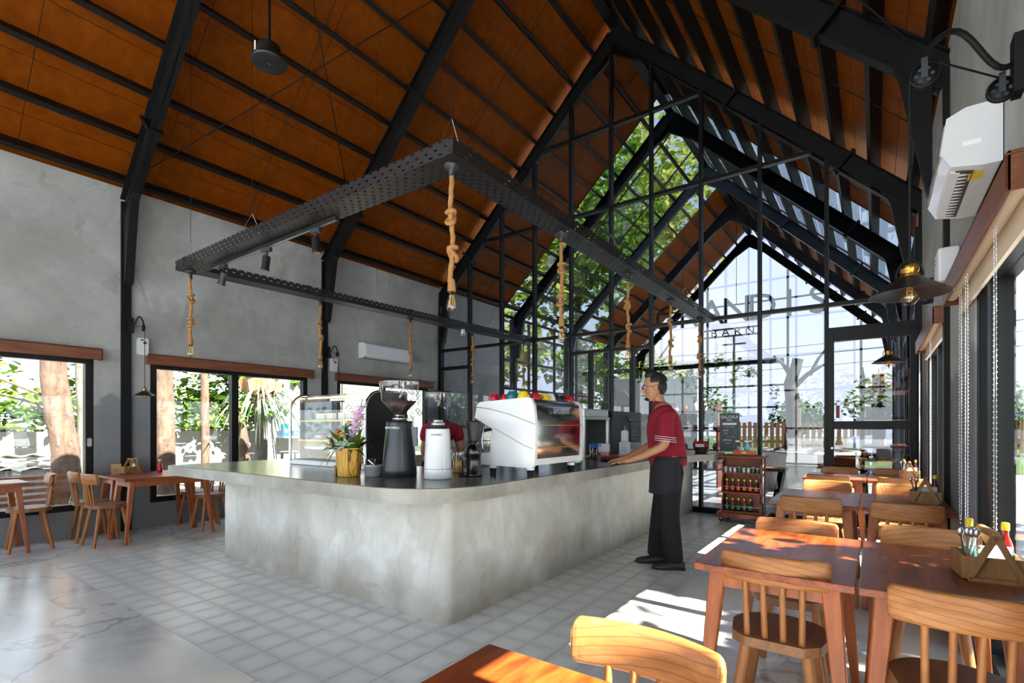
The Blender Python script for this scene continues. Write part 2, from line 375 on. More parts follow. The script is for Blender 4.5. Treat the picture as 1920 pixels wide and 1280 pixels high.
# ceiling: plywood boards between purlins, deck above
ce = sempty('ceiling')
NP = 10; SL = 5.62; ST = SL/NP; BW = 1.24
pme = MB().box(-ST/2+.003, ST/2-.003, -BW/2+.003, BW/2-.003, 0, .012).mesh('plywood_board'); pme.materials.append(M['ply'])
purl = {}
for sgn in (-1, 1):
    rot = RY(TH if sgn > 0 else -TH)
    segs = [(-3.68, 11), (14.76, 3)]
    for y0, n in segs:
        for j in range(n):
            for i in range(NP):
                s = (i+.5)*ST; o = bpy.data.objects.new('plywood_board', pme); C.objects.link(o); o.parent = ce
                o.matrix_local = T(XC+sgn*s*cT, y0+(j+.5)*BW, ZP-s*sT) @ rot
        m = MB(); L = y0+n*BW
        a = (XC, 0, ZP); 
        m.add([(XC,y0,ZP+.03),(XC+sgn*SL*cT,y0,ZP+.03-SL*sT),(XC+sgn*SL*cT,L,ZP+.03-SL*sT),(XC,L,ZP+.03),(XC,y0,ZP+.09),(XC+sgn*SL*cT,y0,ZP+.09-SL*sT),(XC+sgn*SL*cT,L,ZP+.09-SL*sT),(XC,L,ZP+.09)],
              [[3,2,1,0],[4,5,6,7],[0,1,5,4],[1,2,6,5],[2,3,7,6],[3,0,4,7]])
        m.build('roof_deck', M['deck'], ce)
    nx, nz = -sgn*sT, -cT                # into the room
    for i in range(NP+1):
        s = .10+i*(SL-.36)/NP; x = XC+sgn*s*cT+nx*.075; z = ZP-s*sT+nz*.075
        MB().bar((x, YB, z), (x, YE, z), .05, .15, (nx, 0, nz)).build('purlin', M['steel'], ce)
    # glazed strip of roof
    for j in range(4):
        ya = 9.93+j*1.205
        for i in range(NP//2):
            s0, s1 = i*2*ST+.01, (i+1)*2*ST-.01
            q = [(XC+sgn*s*cT, y, ZP-s*sT+dz) for dz in (.02,.03) for s, y in ((s0,ya+.01),(s1,ya+.01),(s1,ya+1.19),(s0,ya+1.19))]
            MB().add(q, [[3,2,1,0],[4,5,6,7],[0,1,5,4],[1,2,6,5],[2,3,7,6],[3,0,4,7]]).build('roof_pane', M['roof_glass'], ce)
        MB().bar((XC, ya, ZP+.01), (XC+sgn*SL*cT, ya, ZP+.01-SL*sT), .02, .03, (nx,0,nz)).build('glazing_bar', M['steel'], ce)
    # thin tie rods running down the slope
    for yy in (-1.8, .9, 3.6, 6.3, 8.9):
        MB().cyl((XC+sgn*.1, yy, ZP-.15), (XC+sgn*(SL-.3)*cT, yy, ZP-.15-(SL-.3)*sT), .005, n=6).build('tie_rod', M['steel'], ce)
MB().bar((XC, YB, ZP-.17), (XC, YE, ZP-.17), .16, .1).build('ridge_beam', M['steel'], ce)
# portal frames
def place(i): return ['third behind the long table rows', 'second behind the camera', 'just behind the camera', 'nearest the camera, beside the tall left pier', 'second along, above the middle of the bar', 'standing in the glazed gable', 'first beyond the glazed gable', 'second beyond the glazed gable', 'third beyond the gable under returning plywood', 'at the far open gable carrying the sign'][i]
DR, WD = .24, .11
def frame(y, label, mat, sgns=(-1, 1)):
    r = thing('steel_portal_frame', label, 'steel frame', (XC, y, 0))
    for sg in sgns:
        xw = sg*((XR-XC) if sg > 0 else (XC-XL))
        off = DR/2/cT
        e = abs(xw)+.02
        up = (-sg*sT, 0, -cT)
        MB().ibeam((sg*.02, 0, 7.44+off), (sg*e, 0, 7.44-.9646*e+off), DR, WD, up).build('rafter', mat, r)
        c = xw+sg*.045
        MB().box(min(c-.08,c+.08), max(c-.08,c+.08), -.05, .05, 0, 3.95).build('column', mat, r)
        a = abs(xw)
        MB().prism([(sg*(a-.1),2.95),(sg*(a-.1),7.44-.9646*(a-.1)+.05),(sg*(a-.38),7.44-.9646*(a-.38)+.05),(sg*(a-.30),7.44-.9646*(a-.3)-.03),(sg*(a-.13),3.0)], -.045, .045, 'y').build('haunch', mat, r)
        for q in (1.75, 3.1):
            zz = 7.44-.9646*q+off; MB().bar((sg*q, 0, zz), (sg*(q+.03), 0, zz-.03), .16, DR+.07, up).build('splice_plate', mat, r)
    MB().prism([(-.42,7.44-.9646*.42),(0,7.30),(.42,7.44-.9646*.42),(.42,7.44-.9646*.42+.33),(0,7.44+.33),(-.42,7.44-.9646*.42+.33)], -.03, .03, 'y').build('ridge_gusset', mat, r)
    return r
for i, kf in enumerate(range(-5, 5)):
    if kf < -4: continue
    frame(Y3+kf*SP+(.02 if kf == 0 else 0), 'black steel portal frame, '+place(i) if kf < 2 else 'blue-grey steel portal frame, '+place(i), M['steel'] if kf in (-4,-3,-2,-1,0,1,4) else M['greysteel'])
# crossed bracing rods under the left slope
def rod(name, p, q, label):
    o = MB().cyl(p, q, .007, n=6).build(name, M['steel']); return tag(o, label, 'bracing rod')
def onslope(x, y, d=.2): return (x, y, zp(x)-d/cT)
rod('bracing_rod', onslope(-7.0, 2.3), onslope(-4.2, 4.9), 'thin black bracing rod rising right from the nearest left column')
rod('bracing_rod', onslope(-6.6, 4.9), onslope(-4.2, 2.3), 'thin black bracing rod crossing below the ceiling speaker')
rod('bracing_rod', onslope(.2, 4.85), onslope(-2.9, 2.3), 'thin black bracing rod under the right roof slope')
# left wall with window openings
ZS, ZT = .30, 2.04
lw = [(-3.0,-.75), (-.28,1.93), (2.49,4.65), (5.19,7.33)]
def wallm(x0, x1, y0, y1, wins, zs, zt, top):
    m = MB(); ys = y0
    for a, c in wins:
        m.box(x0, x1, ys, a, 0, top); m.box(x0, x1, a, c, 0, zs); m.box(x0, x1, a, c, zt, top); ys = c
    m.box(x0, x1, ys, y1, 0, top); return m
struct(wallm(XL-.16, XL, YB, 9.75, lw, ZS, ZT, 4.12).build('wall_left', M['wall']))
rw = [(-3.0,-.7), (-.2,1.75), (2.42,3.78), (5.02,6.95)]
struct(wallm(XR, XR+.16, YB, 8.6, rw, .06, ZT, 4.12).build('wall_right', M['wall']))
# windows
wn = [0]
def window(side, y0, y1, zs, zt, splits, glass='glass'):
    wn[0] += 1; r = sempty('window_%d' % wn[0]); x = XL-.06 if side < 0 else XR+.06; f = .075
    for nm, a in (('jamb', (y0, y0+f)), ('jamb', (y1-f, y1))): MB().box(x-.05, x+.05, a[0], a[1], zs, zt).build(nm, M['alu'], r, .004, 1)
    MB().box(x-.05, x+.05, y0+f, y1-f, zt-.06, zt).build('window_head', M['alu'], r); MB().box(x-.05, x+.06, y0+f, y1-f, zs, zs+.07).build('window_sill', M['alu'], r)
    ys = [y0+f]+list(splits)+[y1-f]
    for s in splits: MB().box(x-.045, x+.045, s-.045, s+.045, zs+.07, zt-.06).build('mullion', M['alu'], r)
    for a, c in zip(ys, ys[1:]): MB().box(x-.003, x+.003, a, c, zs+.07, zt-.06).build('pane', M[glass], r)
    return r
for a, c in lw[:1]: window(-1, a, c, ZS, ZT, [(a+c)/2])
w = window(-1, lw[1][0], lw[1][1], ZS, ZT, [])
MB().prism(rrect(1.868, 1.91, 1.02, 1.12, .018), XL-.02, XL+.004, 'x').build('flush_handle', M['brushed'], w)
window(-1, 2.49, 4.65, ZS, ZT, [3.53]); window(-1, 5.19, 7.33, ZS, ZT, [6.2])
window(1, -3.0, -.7, .06, ZT, [-1.85]); window(1, -.2, 1.75, .06, ZT, [.78]); window(1, 2.42, 3.78, .06, ZT, [3.45]); window(1, 5.02, 6.95, .06, ZT, [6.0])
# glazed gable: mullions, transoms, panes
MX = [-7.29, -6.51, -5.72, -4.98, -4.23, -3.49, -2.82, -2.07, -1.285, -.503, .42]
HB = [(.0, 1.25), (1.25, 2.44), (2.44, 2.81), (2.81, 4.83), (4.83, 6.15), (6.15, 7.5)]
ga = sempty('window_%d' % (wn[0]+1)); wn[0] += 1
def topz(x): return zr(x)+.06
for i, x in enumerate(MX[1:-1]):
    MB().box(x-.022, x+.022, Y3-.06, Y3+.04, 0, topz(x)).build('mullion', M['alu'], ga)
for x in (MX[0], MX[-1]): MB().box(x-.04, x+.04, Y3-.06, Y3+.04, 0, 3.6).build('mullion', M['alu'], ga)
def span(z): h = (7.5-z)/.9646; return max(MX[0], XC-h), min(MX[-1], XC+h)
def trans(x0, x1, z, h=.05): MB().box(x0, x1, Y3-.05, Y3+.03, z-h/2, z+h/2).build('transom', M['alu'], ga)
trans(MX[0], MX[-1], 2.81); trans(*span(4.83), 4.83); trans(*span(6.15), 6.15)
trans(MX[0], MX[1], 2.44, .06); trans(MX[4], MX[6], 2.5, .05); trans(MX[0], MX[1], 1.25); trans(MX[9], MX[10], 2.47, .08); trans(MX[0], MX[4], .04, .08); trans(MX[6], MX[9], .04, .08)
for x in (-3.86, -3.13): MB().box(x-.035, x+.035, Y3-.05, Y3+.03, 0, 2.475).build('door_post', M['alu'], ga)
def clip(x0, x1, z0, z1):
    pts = []
    xs = sorted([x0, x1]+([XC] if x0 < XC < x1 else []))
    tops = [(x, min(z1, topz(x))) for x in xs]
    lo = [(x0, z0), (x1, z0)]
    # cut where the rafter line meets z1 inside the cell
    ext = []
    for a, c in zip(tops, tops[1:]):
        ext.append(a); ta, tb = topz(a[0]), topz(c[0])
        if (ta-z1)*(tb-z1) < 0: ext.append((a[0]+(c[0]-a[0])*(z1-ta)/(tb-ta), z1))
    ext.append(tops[-1]); ext = [p for p in ext if p[1] > z0+.02]
    if len(ext) < 1: return None
    if tops[0][1] <= z0+.02 or tops[-1][1] <= z0+.02:
        xz = XC+(1 if x1 > XC else -1)*(7.5-z0)/.9646
        lo = [(max(x0, xz) if x1 < XC else x0, z0), (x1 if x1 < XC else min(x1, xz), z0)]
    return lo+ext[::-1]
for x0, x1 in zip(MX, MX[1:]):
    for z0, z1 in ((.04, 2.81), (2.81, 4.83), (4.83, 6.15), (6.15, 7.5)):
        if x0 > -.6 and z0 < 1: continue
        p = clip(x0+.01, x1-.01, z0, z1)
        if p and len(p) > 2: MB().prism(p, Y3-.012, Y3-.006, 'y').build('pane', M['gable_glass'], ga)
MB().prism(clip(MX[9]+.01, MX[10]-.01, 2.49, 2.8), Y3-.012, Y3-.006, 'y').build('pane', M['gable_glass'], ga)
d1 = sempty('door_1')
for x in (-.455, .375): MB().box(x-.035, x+.035, Y3-.08, Y3-.02, .01, 2.43).build('stile', M['alu'], d1, .004, 1)
for z, h in ((.09,.16),(1.27,.10),(2.38,.1)): MB().box(-.42, .34, Y3-.08, Y3-.02, z-h/2, z+h/2).build('rail', M['alu'], d1)
for z0, z1 in ((.17,1.22),(1.32,2.33)): MB().box(-.42, .34, Y3-.053, Y3-.047, z0, z1).build('pane', M['gable_glass'], d1)
MB().cyl((-.44,Y3-.09,.98), (-.44,Y3-.08,.98), .014).build('lock', M['brushed'], d1)
MB().box(-.40,-.36,Y3-.056,Y3-.053,1.36,1.52).build('push_sticker', plain('brown_sticker', lin(110,44,36), .5), d1)
# back gable glazing behind the camera
gb = sempty('window_%d' % (wn[0]+1)); wn[0] += 1
for x in MX[1:-1]: MB().box(x-.03, x+.03, YB, YB+.07, 0, topz(x)).build('mullion', M['alu'], gb)
for z in (.05, 1.2, 2.44, 3.6, 4.83, 6.15): a, c = span(z); MB().box(a, c, YB, YB+.06, z-.03, z+.03).build('transom', M['alu'], gb)
for x0, x1 in zip(MX, MX[1:]):
    p = clip(x0+.01, x1-.01, .05, 7.5)
    if p: MB().prism(p, YB+.03, YB+.035, 'y').build('pane', M['glass'], gb)
# side glazing of the entrance hall beyond the gable
for sd, x, y0 in ((-1, XL-.04, 9.75), (1, XR+.04, 8.6)):
    r = sempty('window_%d' % (wn[0]+1)); wn[0] += 1; y = y0
    while y < 14.9:
        MB().box(x-.03, x+.03, y-.025, y+.025, 0, 4.0).build('mullion', M['alu'], r)
        if y+1.3 < 15.6: MB().box(x-.003, x+.003, y+.03, y+1.27, .05, 4.0).build('pane', M['glass'], r)
        y += 1.3
    for z in (.06, 1.25, 2.2, 2.9, 3.6, 3.98): MB().box(x-.025, x+.025, y0, 15.0, z-.03, z+.03).build('transom', M['alu'], r)
# ------------------------------------------------------------------ tables and chairs
ZTB = .70
def table(x0, x1, y0, y1, label, group=None, planks=4):
    cx, cy = (x0+x1)/2, (y0+y1)/2; w, d = (x1-x0)/2-.003, (y1-y0)/2
    r = thing('dining_table', label, 'table', (cx, cy, 0), 0, group)
    top = MB().box(-w, w, -d, d, ZTB-.028, ZTB).build('tabletop', M['table'], r, .004, 2)
    m = MB(); m.box(-w+.05, w-.05, -d+.06, -d+.08, ZTB-.095, ZTB-.028); m.box(-w+.05, w-.05, d-.08, d-.06, ZTB-.095, ZTB-.028)
    m.box(-w+.05, -w+.07, -d+.08, d-.08, ZTB-.095, ZTB-.028); m.box(w-.07, w-.05, -d+.08, d-.08, ZTB-.095, ZTB-.028); m.build('apron', M['tableleg'], r)
    for i in (-1, 1):
        for j in (-1, 1):
            MB().bar((i*(w-.075), j*(d-.085), ZTB-.03), (i*(w-.02), j*(d-.012), 0), .062, .05, (0,1,0), .034, .03).build('leg', M['tableleg'], r, .004, 1)
    return r
def make_chair(label):
    r = thing('dining_chair', label, 'chair', (0,0,0), 0, None)
    # seat: rounded front, chamfered back corners, shallow dish
    pts = [(-.10,-.165),(.10,-.165),(.155,-.115)]+[(.172*math.cos(t)*1.04, .02+.158*math.sin(t)) for t in [i*PI/14 for i in range(0, 15)]]+[(-.155,-.115)]
    MB().prism(pts, .395, .432, 'z').build('seat', M['chairseat'], r, .008, 2)
    MB().prism([(p[0]*.80, p[1]*.78+.004) for p in pts], .4321, .4326, 'z').build('seat_dish', plain('seat_dish_wood', lin(116,78,48), .45), r) if False else None
    # curved top board
    R = []
    for t in (-1,-.99,-.965,-.92,-.8,-.6,-.4,-.2,0,.2,.4,.6,.8,.92,.965,.99,1):
        x = t*.188; y = -.185+.045*t*t; q = max(0, abs(t)-.9)/.1; hh = .058*(1-.36*(1-math.sqrt(max(0, 1-q*q))))
        prof = [(-.013,-hh+.012),(-.013,hh-.012),(-.006,hh),(.006,hh),(.013,hh-.012),(.013,-hh+.012),(.006,-hh),(-.006,-hh)]
        R.append([(x, y+a-(b)*.12, .704+b) for a, b in prof])
    MB().loft(R).build('backrest', M['chair'], r, .004, 1)
    for x in (-.098,-.033,.033,.098):
        yb = -.185+.045*(x/.188)**2; MB().cyl((x*.96,-.135,.425), (x, yb+.010, .655), .0115, .0105, 10).build('spindle', M['chairleg'], r)
    for i in (-1, 1):
        for j in (-1, 1): MB().cyl((i*.105, j*.098+.005, .40), (i*.158, j*.162, 0), .021, .015, 12).build('leg', M['chairleg'], r)
    return r
# tables along the right-hand windows
rows = [(2.10, 2.98, 'first'), (4.20, 5.08, 'second'), (6.34, 7.16, 'third')]
tw = {'first': 'beside the nearest counter corner view', 'second': '', 'third': ''}
table(-.60, -.052, 2.10, 2.98, 'reddish teak table, aisle side of the nearest full pair by the windows')
table(-.048, .425, 2.10, 2.98, 'reddish teak table holding the largest condiment caddy by the window')
table(-.65, -.085, 4.20, 5.10, 'teak table, aisle side of the middle pair, sunlit far edge')
table(-.08, .425, 4.20, 5.10, 'teak table, window side of the middle pair under second caddy')
table(-.65, -.07, 6.34, 7.16, 'teak table, aisle side of the farthest pair by the glass door')
table(-.065, .425, 6.34, 7.16, 'teak table, window side of the farthest pair near glass door')
table(-.80, -.28, .14, 1.01, 'orange-brown teak table cut off by the bottom edge')
ch0 = make_chair('light wood chair at aisle table of nearest pair, back toward camera, four spindles visible')
ch0.location = (-.315, 2.30, 0); CG = 'wooden spindle-back dining chairs'; ch0['group'] = CG
def chair(x, y, deg, label): return dup(ch0, (x, y, 0), math.radians(deg), label)
chair(.215, 2.14, 2, 'light wood chair cut off at lower right corner, at window table')
chair(-.335, 2.86, 180, 'wood chair across the aisle table of nearest pair, only its top board showing')
chair(.205, 2.98, 178, 'wood chair with dark wavy grain board, behind the largest caddy table')
chair(-.365, 4.24, 0, 'wood chair at aisle table of middle pair, back toward camera')
chair(.165, 4.24, 0, 'wood chair at window table of middle pair, back toward camera')
chair(-.35, 5.24, 180, 'wood chair with ring-grain board across the aisle table of middle pair')
chair(.195, 5.26, 180, 'wood chair with striped-grain board across the window table of middle pair')
chair(-.39, 6.22, 0, 'wood chair with plain dark board at aisle table of farthest pair')
chair(.21, 6.24, 0, 'wood chair with plain dark board at window table of farthest pair')
chair(-.345, 7.19, 180, 'wood chair farthest from camera at aisle table, against the glass')
chair(.19, 7.19, 180, 'wood chair farthest from camera at window table, before the glass door')
chair(-.455, 1.00, 176, 'light wood chair with bold curved white grain, nearest the camera')
chair(.215, 1.02, 180, 'wood chair with only a sliver of back at the bottom edge')
# tables along the left wall
table(-6.88, -6.37, 1.93, 2.82, 'small teak table left of the bar, aisle side, near the steel post')
table(-7.32, -6.885, 1.93, 2.82, 'small teak table holding the number 22 card against the left wall')
table(-7.32, -6.82, .40, 1.29, 'teak table cut off by the left edge, beside the big window')
chair(-6.68, 1.86, 4, 'wood chair left of the number 22 tables, aisle side')
chair(-7.08, 1.84, -3, 'wood chair left of the number 22 tables, wall side')
chair(-6.66, 2.90, 178, 'wood chair right of the number 22 tables, aisle side, half behind the bar')
chair(-7.08, 2.92, 183, 'wood chair right of the number 22 tables, wall side')
chair(-7.02, 1.32, 174, 'wood chair at the table cut off by the left edge')
chair(-6.0, 3.62, 90, 'wood chair whose one leg shows at the left end of the bar')
# ------------------------------------------------------------------ condiment caddies
def bottle_parts(r, x, y, z, h, rad, body, cap, label_m=None, name='sauce_bottle'):
    pass
def caddy(x, y, rz, label):
    r = thing('condiment_caddy', label, 'caddy', (x, y, ZTB), rz)
    L, Wd, H = .085, .075, .085
    m = MB(); t = .008
    m.box(-L, L, -Wd, Wd, .004, .012)
    for s in (-1, 1): m.box(-L, L, s*Wd-t/2, s*Wd+t/2, .004, H); m.box(s*L-t/2, s*L+t/2, -Wd, Wd, .004, H)
    m.build('box', M['caddy'], r)
    for s in (-1, 1):
        yy = s*(Wd+.014); f = MB()
        f.bar((-.075, yy, .006), (0, yy, .165), .02, .014, (0,1,0)); f.bar((.075, yy, .006), (0, yy, .165), .02, .014, (0,1,0)); f.box(-.075, .075, yy-.007, yy+.007, 0, .014)
        f.build('side_frame', M['caddy'], r)
    MB().bar((0,-Wd-.02,.168), (0,Wd+.02,.168), .024, .024).build('handle', M['caddy'], r, .004, 1)
    return r
def sauce(name, x, y, z, label, h=.17, rad=.022, liquid=None, capm='yellow', lab=None, group=None):
    r = thing(name, label, 'bottle', (x, y, z), 0, group)
    MB().lathe([(rad*.9,0),(rad,.006),(rad,h*.52),(rad*.8,h*.62),(rad*.45,h*.74),(rad*.42,h*.86)], 14).build('bottle_body', liquid or M['sauce'], r)
    MB().lathe([(rad*1.01,h*.12),(rad*1.01,h*.46)], 14, caps=False).build('bottle_label', M[lab] if lab else M['yellow'], r)
    MB().lathe([(rad*.55,h*.85),(rad*.55,h*.985),(rad*.45,h)], 14).build('cap', M[capm], r)
    return r
M['sauce'] = plain('chilli_sauce', lin(120,18,12), .2, 0, 0, .5); M['soy'] = plain('dark_sauce', lin(36,20,16), .2, 0, 0, .5)
def napkins(x, y, z, label, rz=0):
    r = thing('napkin_stack', label, 'napkins', (x, y, z), rz)
    for k in range(5): MB().box(-.045, .045, -.006, .006, 0, .10, T(.002*k, (k-2)*.012, 0) @ RX(-.5+.14*k)).build('napkin', M['paper'], r)
    return r
def cutlery(x, y, z, label):
    r = thing('cutlery_bundle', label, 'cutlery', (x, y, z))
    for k in range(5):
        a = random.uniform(-.25,.25); q = random.uniform(-.2,.2); p = Vector((.006*k-.012, random.uniform(-.01,.01), 0)); d = Vector((a, q, 1)).normalized()
        MB().bar(p, p+d*.15, .008, .003).build('utensil_handle', M['brushed'], r); MB().ell(p+d*.155, .010, .005, .018, 8, 5).build('utensil_bowl', M['brushed'], r)
    return r
CZ = ZTB+.013
for x, y, rz, w in ((.335, 2.52, .12, 'nearest'), (.30, 4.74, -.08, 'middle'), (.30, 6.86, 0, 'farthest')):
    caddy(x, y, rz, 'wooden A-frame condiment caddy on the %s window-side table' % w)
    g = ' in the %s window-side caddy' % w
    sauce('sauce_bottle', x-.045, y+.045, CZ, 'green-labelled sauce bottle with yellow cap'+g, .19, .022, M['clear'], 'yellow', 'green')
    sauce('sauce_bottle', x+.055, y+.045, CZ, 'red chilli sauce bottle with yellow cap'+g, .185, .022, M['sauce'], 'yellow', 'green')
    napkins(x+.02, y-.015, CZ, 'white paper napkins fanned'+g, .3); cutlery(x-.06, y-.03, CZ, 'steel cutlery leaning'+g)
caddy(-7.12, 2.22, PI/2, 'small wooden caddy beside the number 22 card'); sauce('ketchup_bottle', -7.0, 2.47, ZTB, 'red squeeze bottle with yellow top beside the number 22 caddy', .16, .028, M['red'], 'yellow', 'red')
napkins(-7.12, 2.22, CZ, 'white napkins in the caddy by the number 22 card'); cutlery(-7.14, 2.29, CZ, 'steel cutlery in the caddy by the number 22 card')
r = thing('table_number_card', 'wooden shield-shaped table card reading 22', 'table card', (-6.98, 2.03, ZTB), math.radians(62))
Mx = RX(-.12); MB().prism([(-.045,.018),(0,0),(.045,.018),(.048,.13),(-.048,.13)], -.005, .005, 'y', M=Mx).build('card', M['caddy'], r)
MB().box(-.05,.05,-.03,.03,0,.008).build('card_foot', M['caddy'], r)
lettering('22', .05, Mx @ T(0,-.006,.06) @ RX(PI/2), M['soy'], r); lettering('TABLE', .016, Mx @ T(0,-.006,.105) @ RX(PI/2), M['soy'], r) if False else None
# ------------------------------------------------------------------ blind boxes, blinds, chains
def valance(side, y0, y1, label):
    x0, x1 = (XL+.005, XL+.10) if side < 0 else (XR-.10, XR-.005)
    r = thing('blind_valance', label, 'valance', ((x0+x1)/2, (y0+y1)/2, 2.02)); h = (y1-y0)/2; w = .0475
    m = MB(); s = side
    m.box(*sorted((-s*w, -s*(w-.012))), -h, h, 0, .13); m.box(-w, w, -h, h, .118, .13); m.box(-w, w, -h, -h+.012, 0, .118); m.box(-w, w, h-.012, h, 0, .118)
    m.build('box', M['valance'], r, .003, 1)
    if side < 0: return r
    MB().cyl((0,-h+.02,.06), (0,h-.02,.06), .034, n=14).build('blind_roll', M['blind'], r)
    MB().box(s*.036-.002, s*.036+.002, -h+.03, h-.03, -.06, .06).build('blind_cloth', M['blind'], r); MB().box(s*.036-.008, s*.036+.008, -h+.03, h-.03, -.075, -.058).build('hem_bar', M['blind'], r)
    return r
M['blind'] = plain('cream_blind', lin(224,206,182), .8)
valance(-1, -.35, 1.985, 'wood blind box above the big left window, cut off by the frame edge'); valance(-1, 2.44, 4.70, 'wood blind box above the middle left-wall window'); valance(-1, 5.14, 7.40, 'wood blind box above the left-wall window behind the grinders')
valance(1, 2.28, 4.25, 'wood blind box over the nearest right-hand window below the air conditioner'); valance(1, 4.90, 6.85, 'wood blind box over the farther right-hand window near the gable')
def chain(x, y, z0, z1, gap, label):
    r = thing('blind_chain', label, 'blind chain', (x, y, z1)); L = z0-z1; path = []
    N = 70
    for s in (-1, 1):
        m = MB()
        for k in range(N):
            t = k/(N-1); m.ell((0, s*gap*(.6+.4*math.sin(t*3)) if t < .97 else s*gap*.3, L*(1-t)), .003, n=6, m=4)
        m.cyl((0,s*gap*.75,.02), (0,s*gap*.75,L), .0012, n=4)
        m.build('bead_strand', M['white'], r)
    return r
for x, y, g, lab in ((.37, 2.62, .03, 'white bead chain hanging lowest by the near window edge'), (.37, 3.35, .05, 'white bead chain pair on the nearest right window'), (.385, 3.72, .05, 'white bead chain loop beside the concrete pier'), (.37, 5.35, .06, 'white cord pair at the farther right window, near end'), (.37, 6.6, .06, 'white cord pair at the farther right window, far end')):
    chain(x, y, 2.0, .55 if y < 3 else .72, g, lab)
# ------------------------------------------------------------------ air conditioners
def aircon(x, y0, y1, z0, side, label):
    h = .27; L = (y1-y0)/2; r = thing('air_conditioner', label, 'air conditioner', (x, (y0+y1)/2, z0)); s = side
    prof = [(0,.0),(0,h),(s*.12,h),(s*.185,h-.03),(s*.205,.09),(s*.17,.02),(s*.06,0)]
    MB().prism(prof, -L, L, 'y').build('body', M['enamel'], r, .012, 3)
    MB().prism([(s*.188,h-.05),(s*.192,h-.05),(s*.209,.085),(s*.205,.085)], -L+.015, L-.015, 'y').build('front_panel', M['silverp'] if side < 0 else M['enamel'], r)
    MB().bar((s*.118,-L+.05,.008), (s*.118,L-.05,.008), .062, .006, (s*.25,0,-1)).build('outlet_slot', M['dark'], r)
    MB().bar((s*.150,-L+.06,.014), (s*.150,L-.06,.014), .035, .006, (s*.5,0,-1)).build('louver', M['enamel'], r)
    for k in range(14): yy = -L+.08+k*(2*L-.16)/13; MB().box(min(s*.1,s*.135), max(s*.1,s*.135), yy-.002, yy+.002, .0, .009).build('vane', M['white'], r)
    return r
M['silverp'] = plain('silver_panel', lin(196,200,206), .22, .5)
a = aircon(XR-.004, 2.98, 3.68, 2.39, -1, 'white wall air conditioner at upper right above the blind box, seen from below')
MB().box(-.10,-.05,-.28,-.20,-.0015,-.0005).build('energy_sticker', M['yellow'], a); MB().box(-.13,-.07,-.3515,-.3505,.10,.12).build('rating_label', M['paper'], a)
aircon(XL+.004, 5.62, 6.70, 2.45, 1, 'white wall air conditioner on the left concrete wall above the grinders')
r = thing('wall_box', 'small white box fixed on right wall beyond the near pendant lamp', 'wall box', (XR-.06, 4.42, 2.2)); MB().box(-.055,.055,-.11,.11,0,.22).build('casing', M['white'], r, .015, 3); MB().lathe([(.02,0),(.02,.004)], 16, T(-.057,0,.15) @ RY(-PI/2)).build('ring_button', M['silverp'], r)
def emergency(y, z, label):
    r = thing('emergency_light', label, 'wall device', (XL+.03, y, z)); MB().prism(rrect(-.055,.055,0,.21,.02), -.028, .028, 'x').build('casing', M['white'], r, .008, 2)
    MB().lathe([(.016,0),(.016,.012),(.008,.016)], 14, T(.03,.012,.15) @ RY(PI/2)).build('sensor', M['dark'], r); MB().box(.029,.032,-.03,.0,.175,.19).build('slot', M['dark'], r)
emergency(2.40, 2.13, 'white sensor device on left wall beside the nearest steel column'); emergency(5.10, 2.17, 'white sensor device on left wall beside the second steel column')
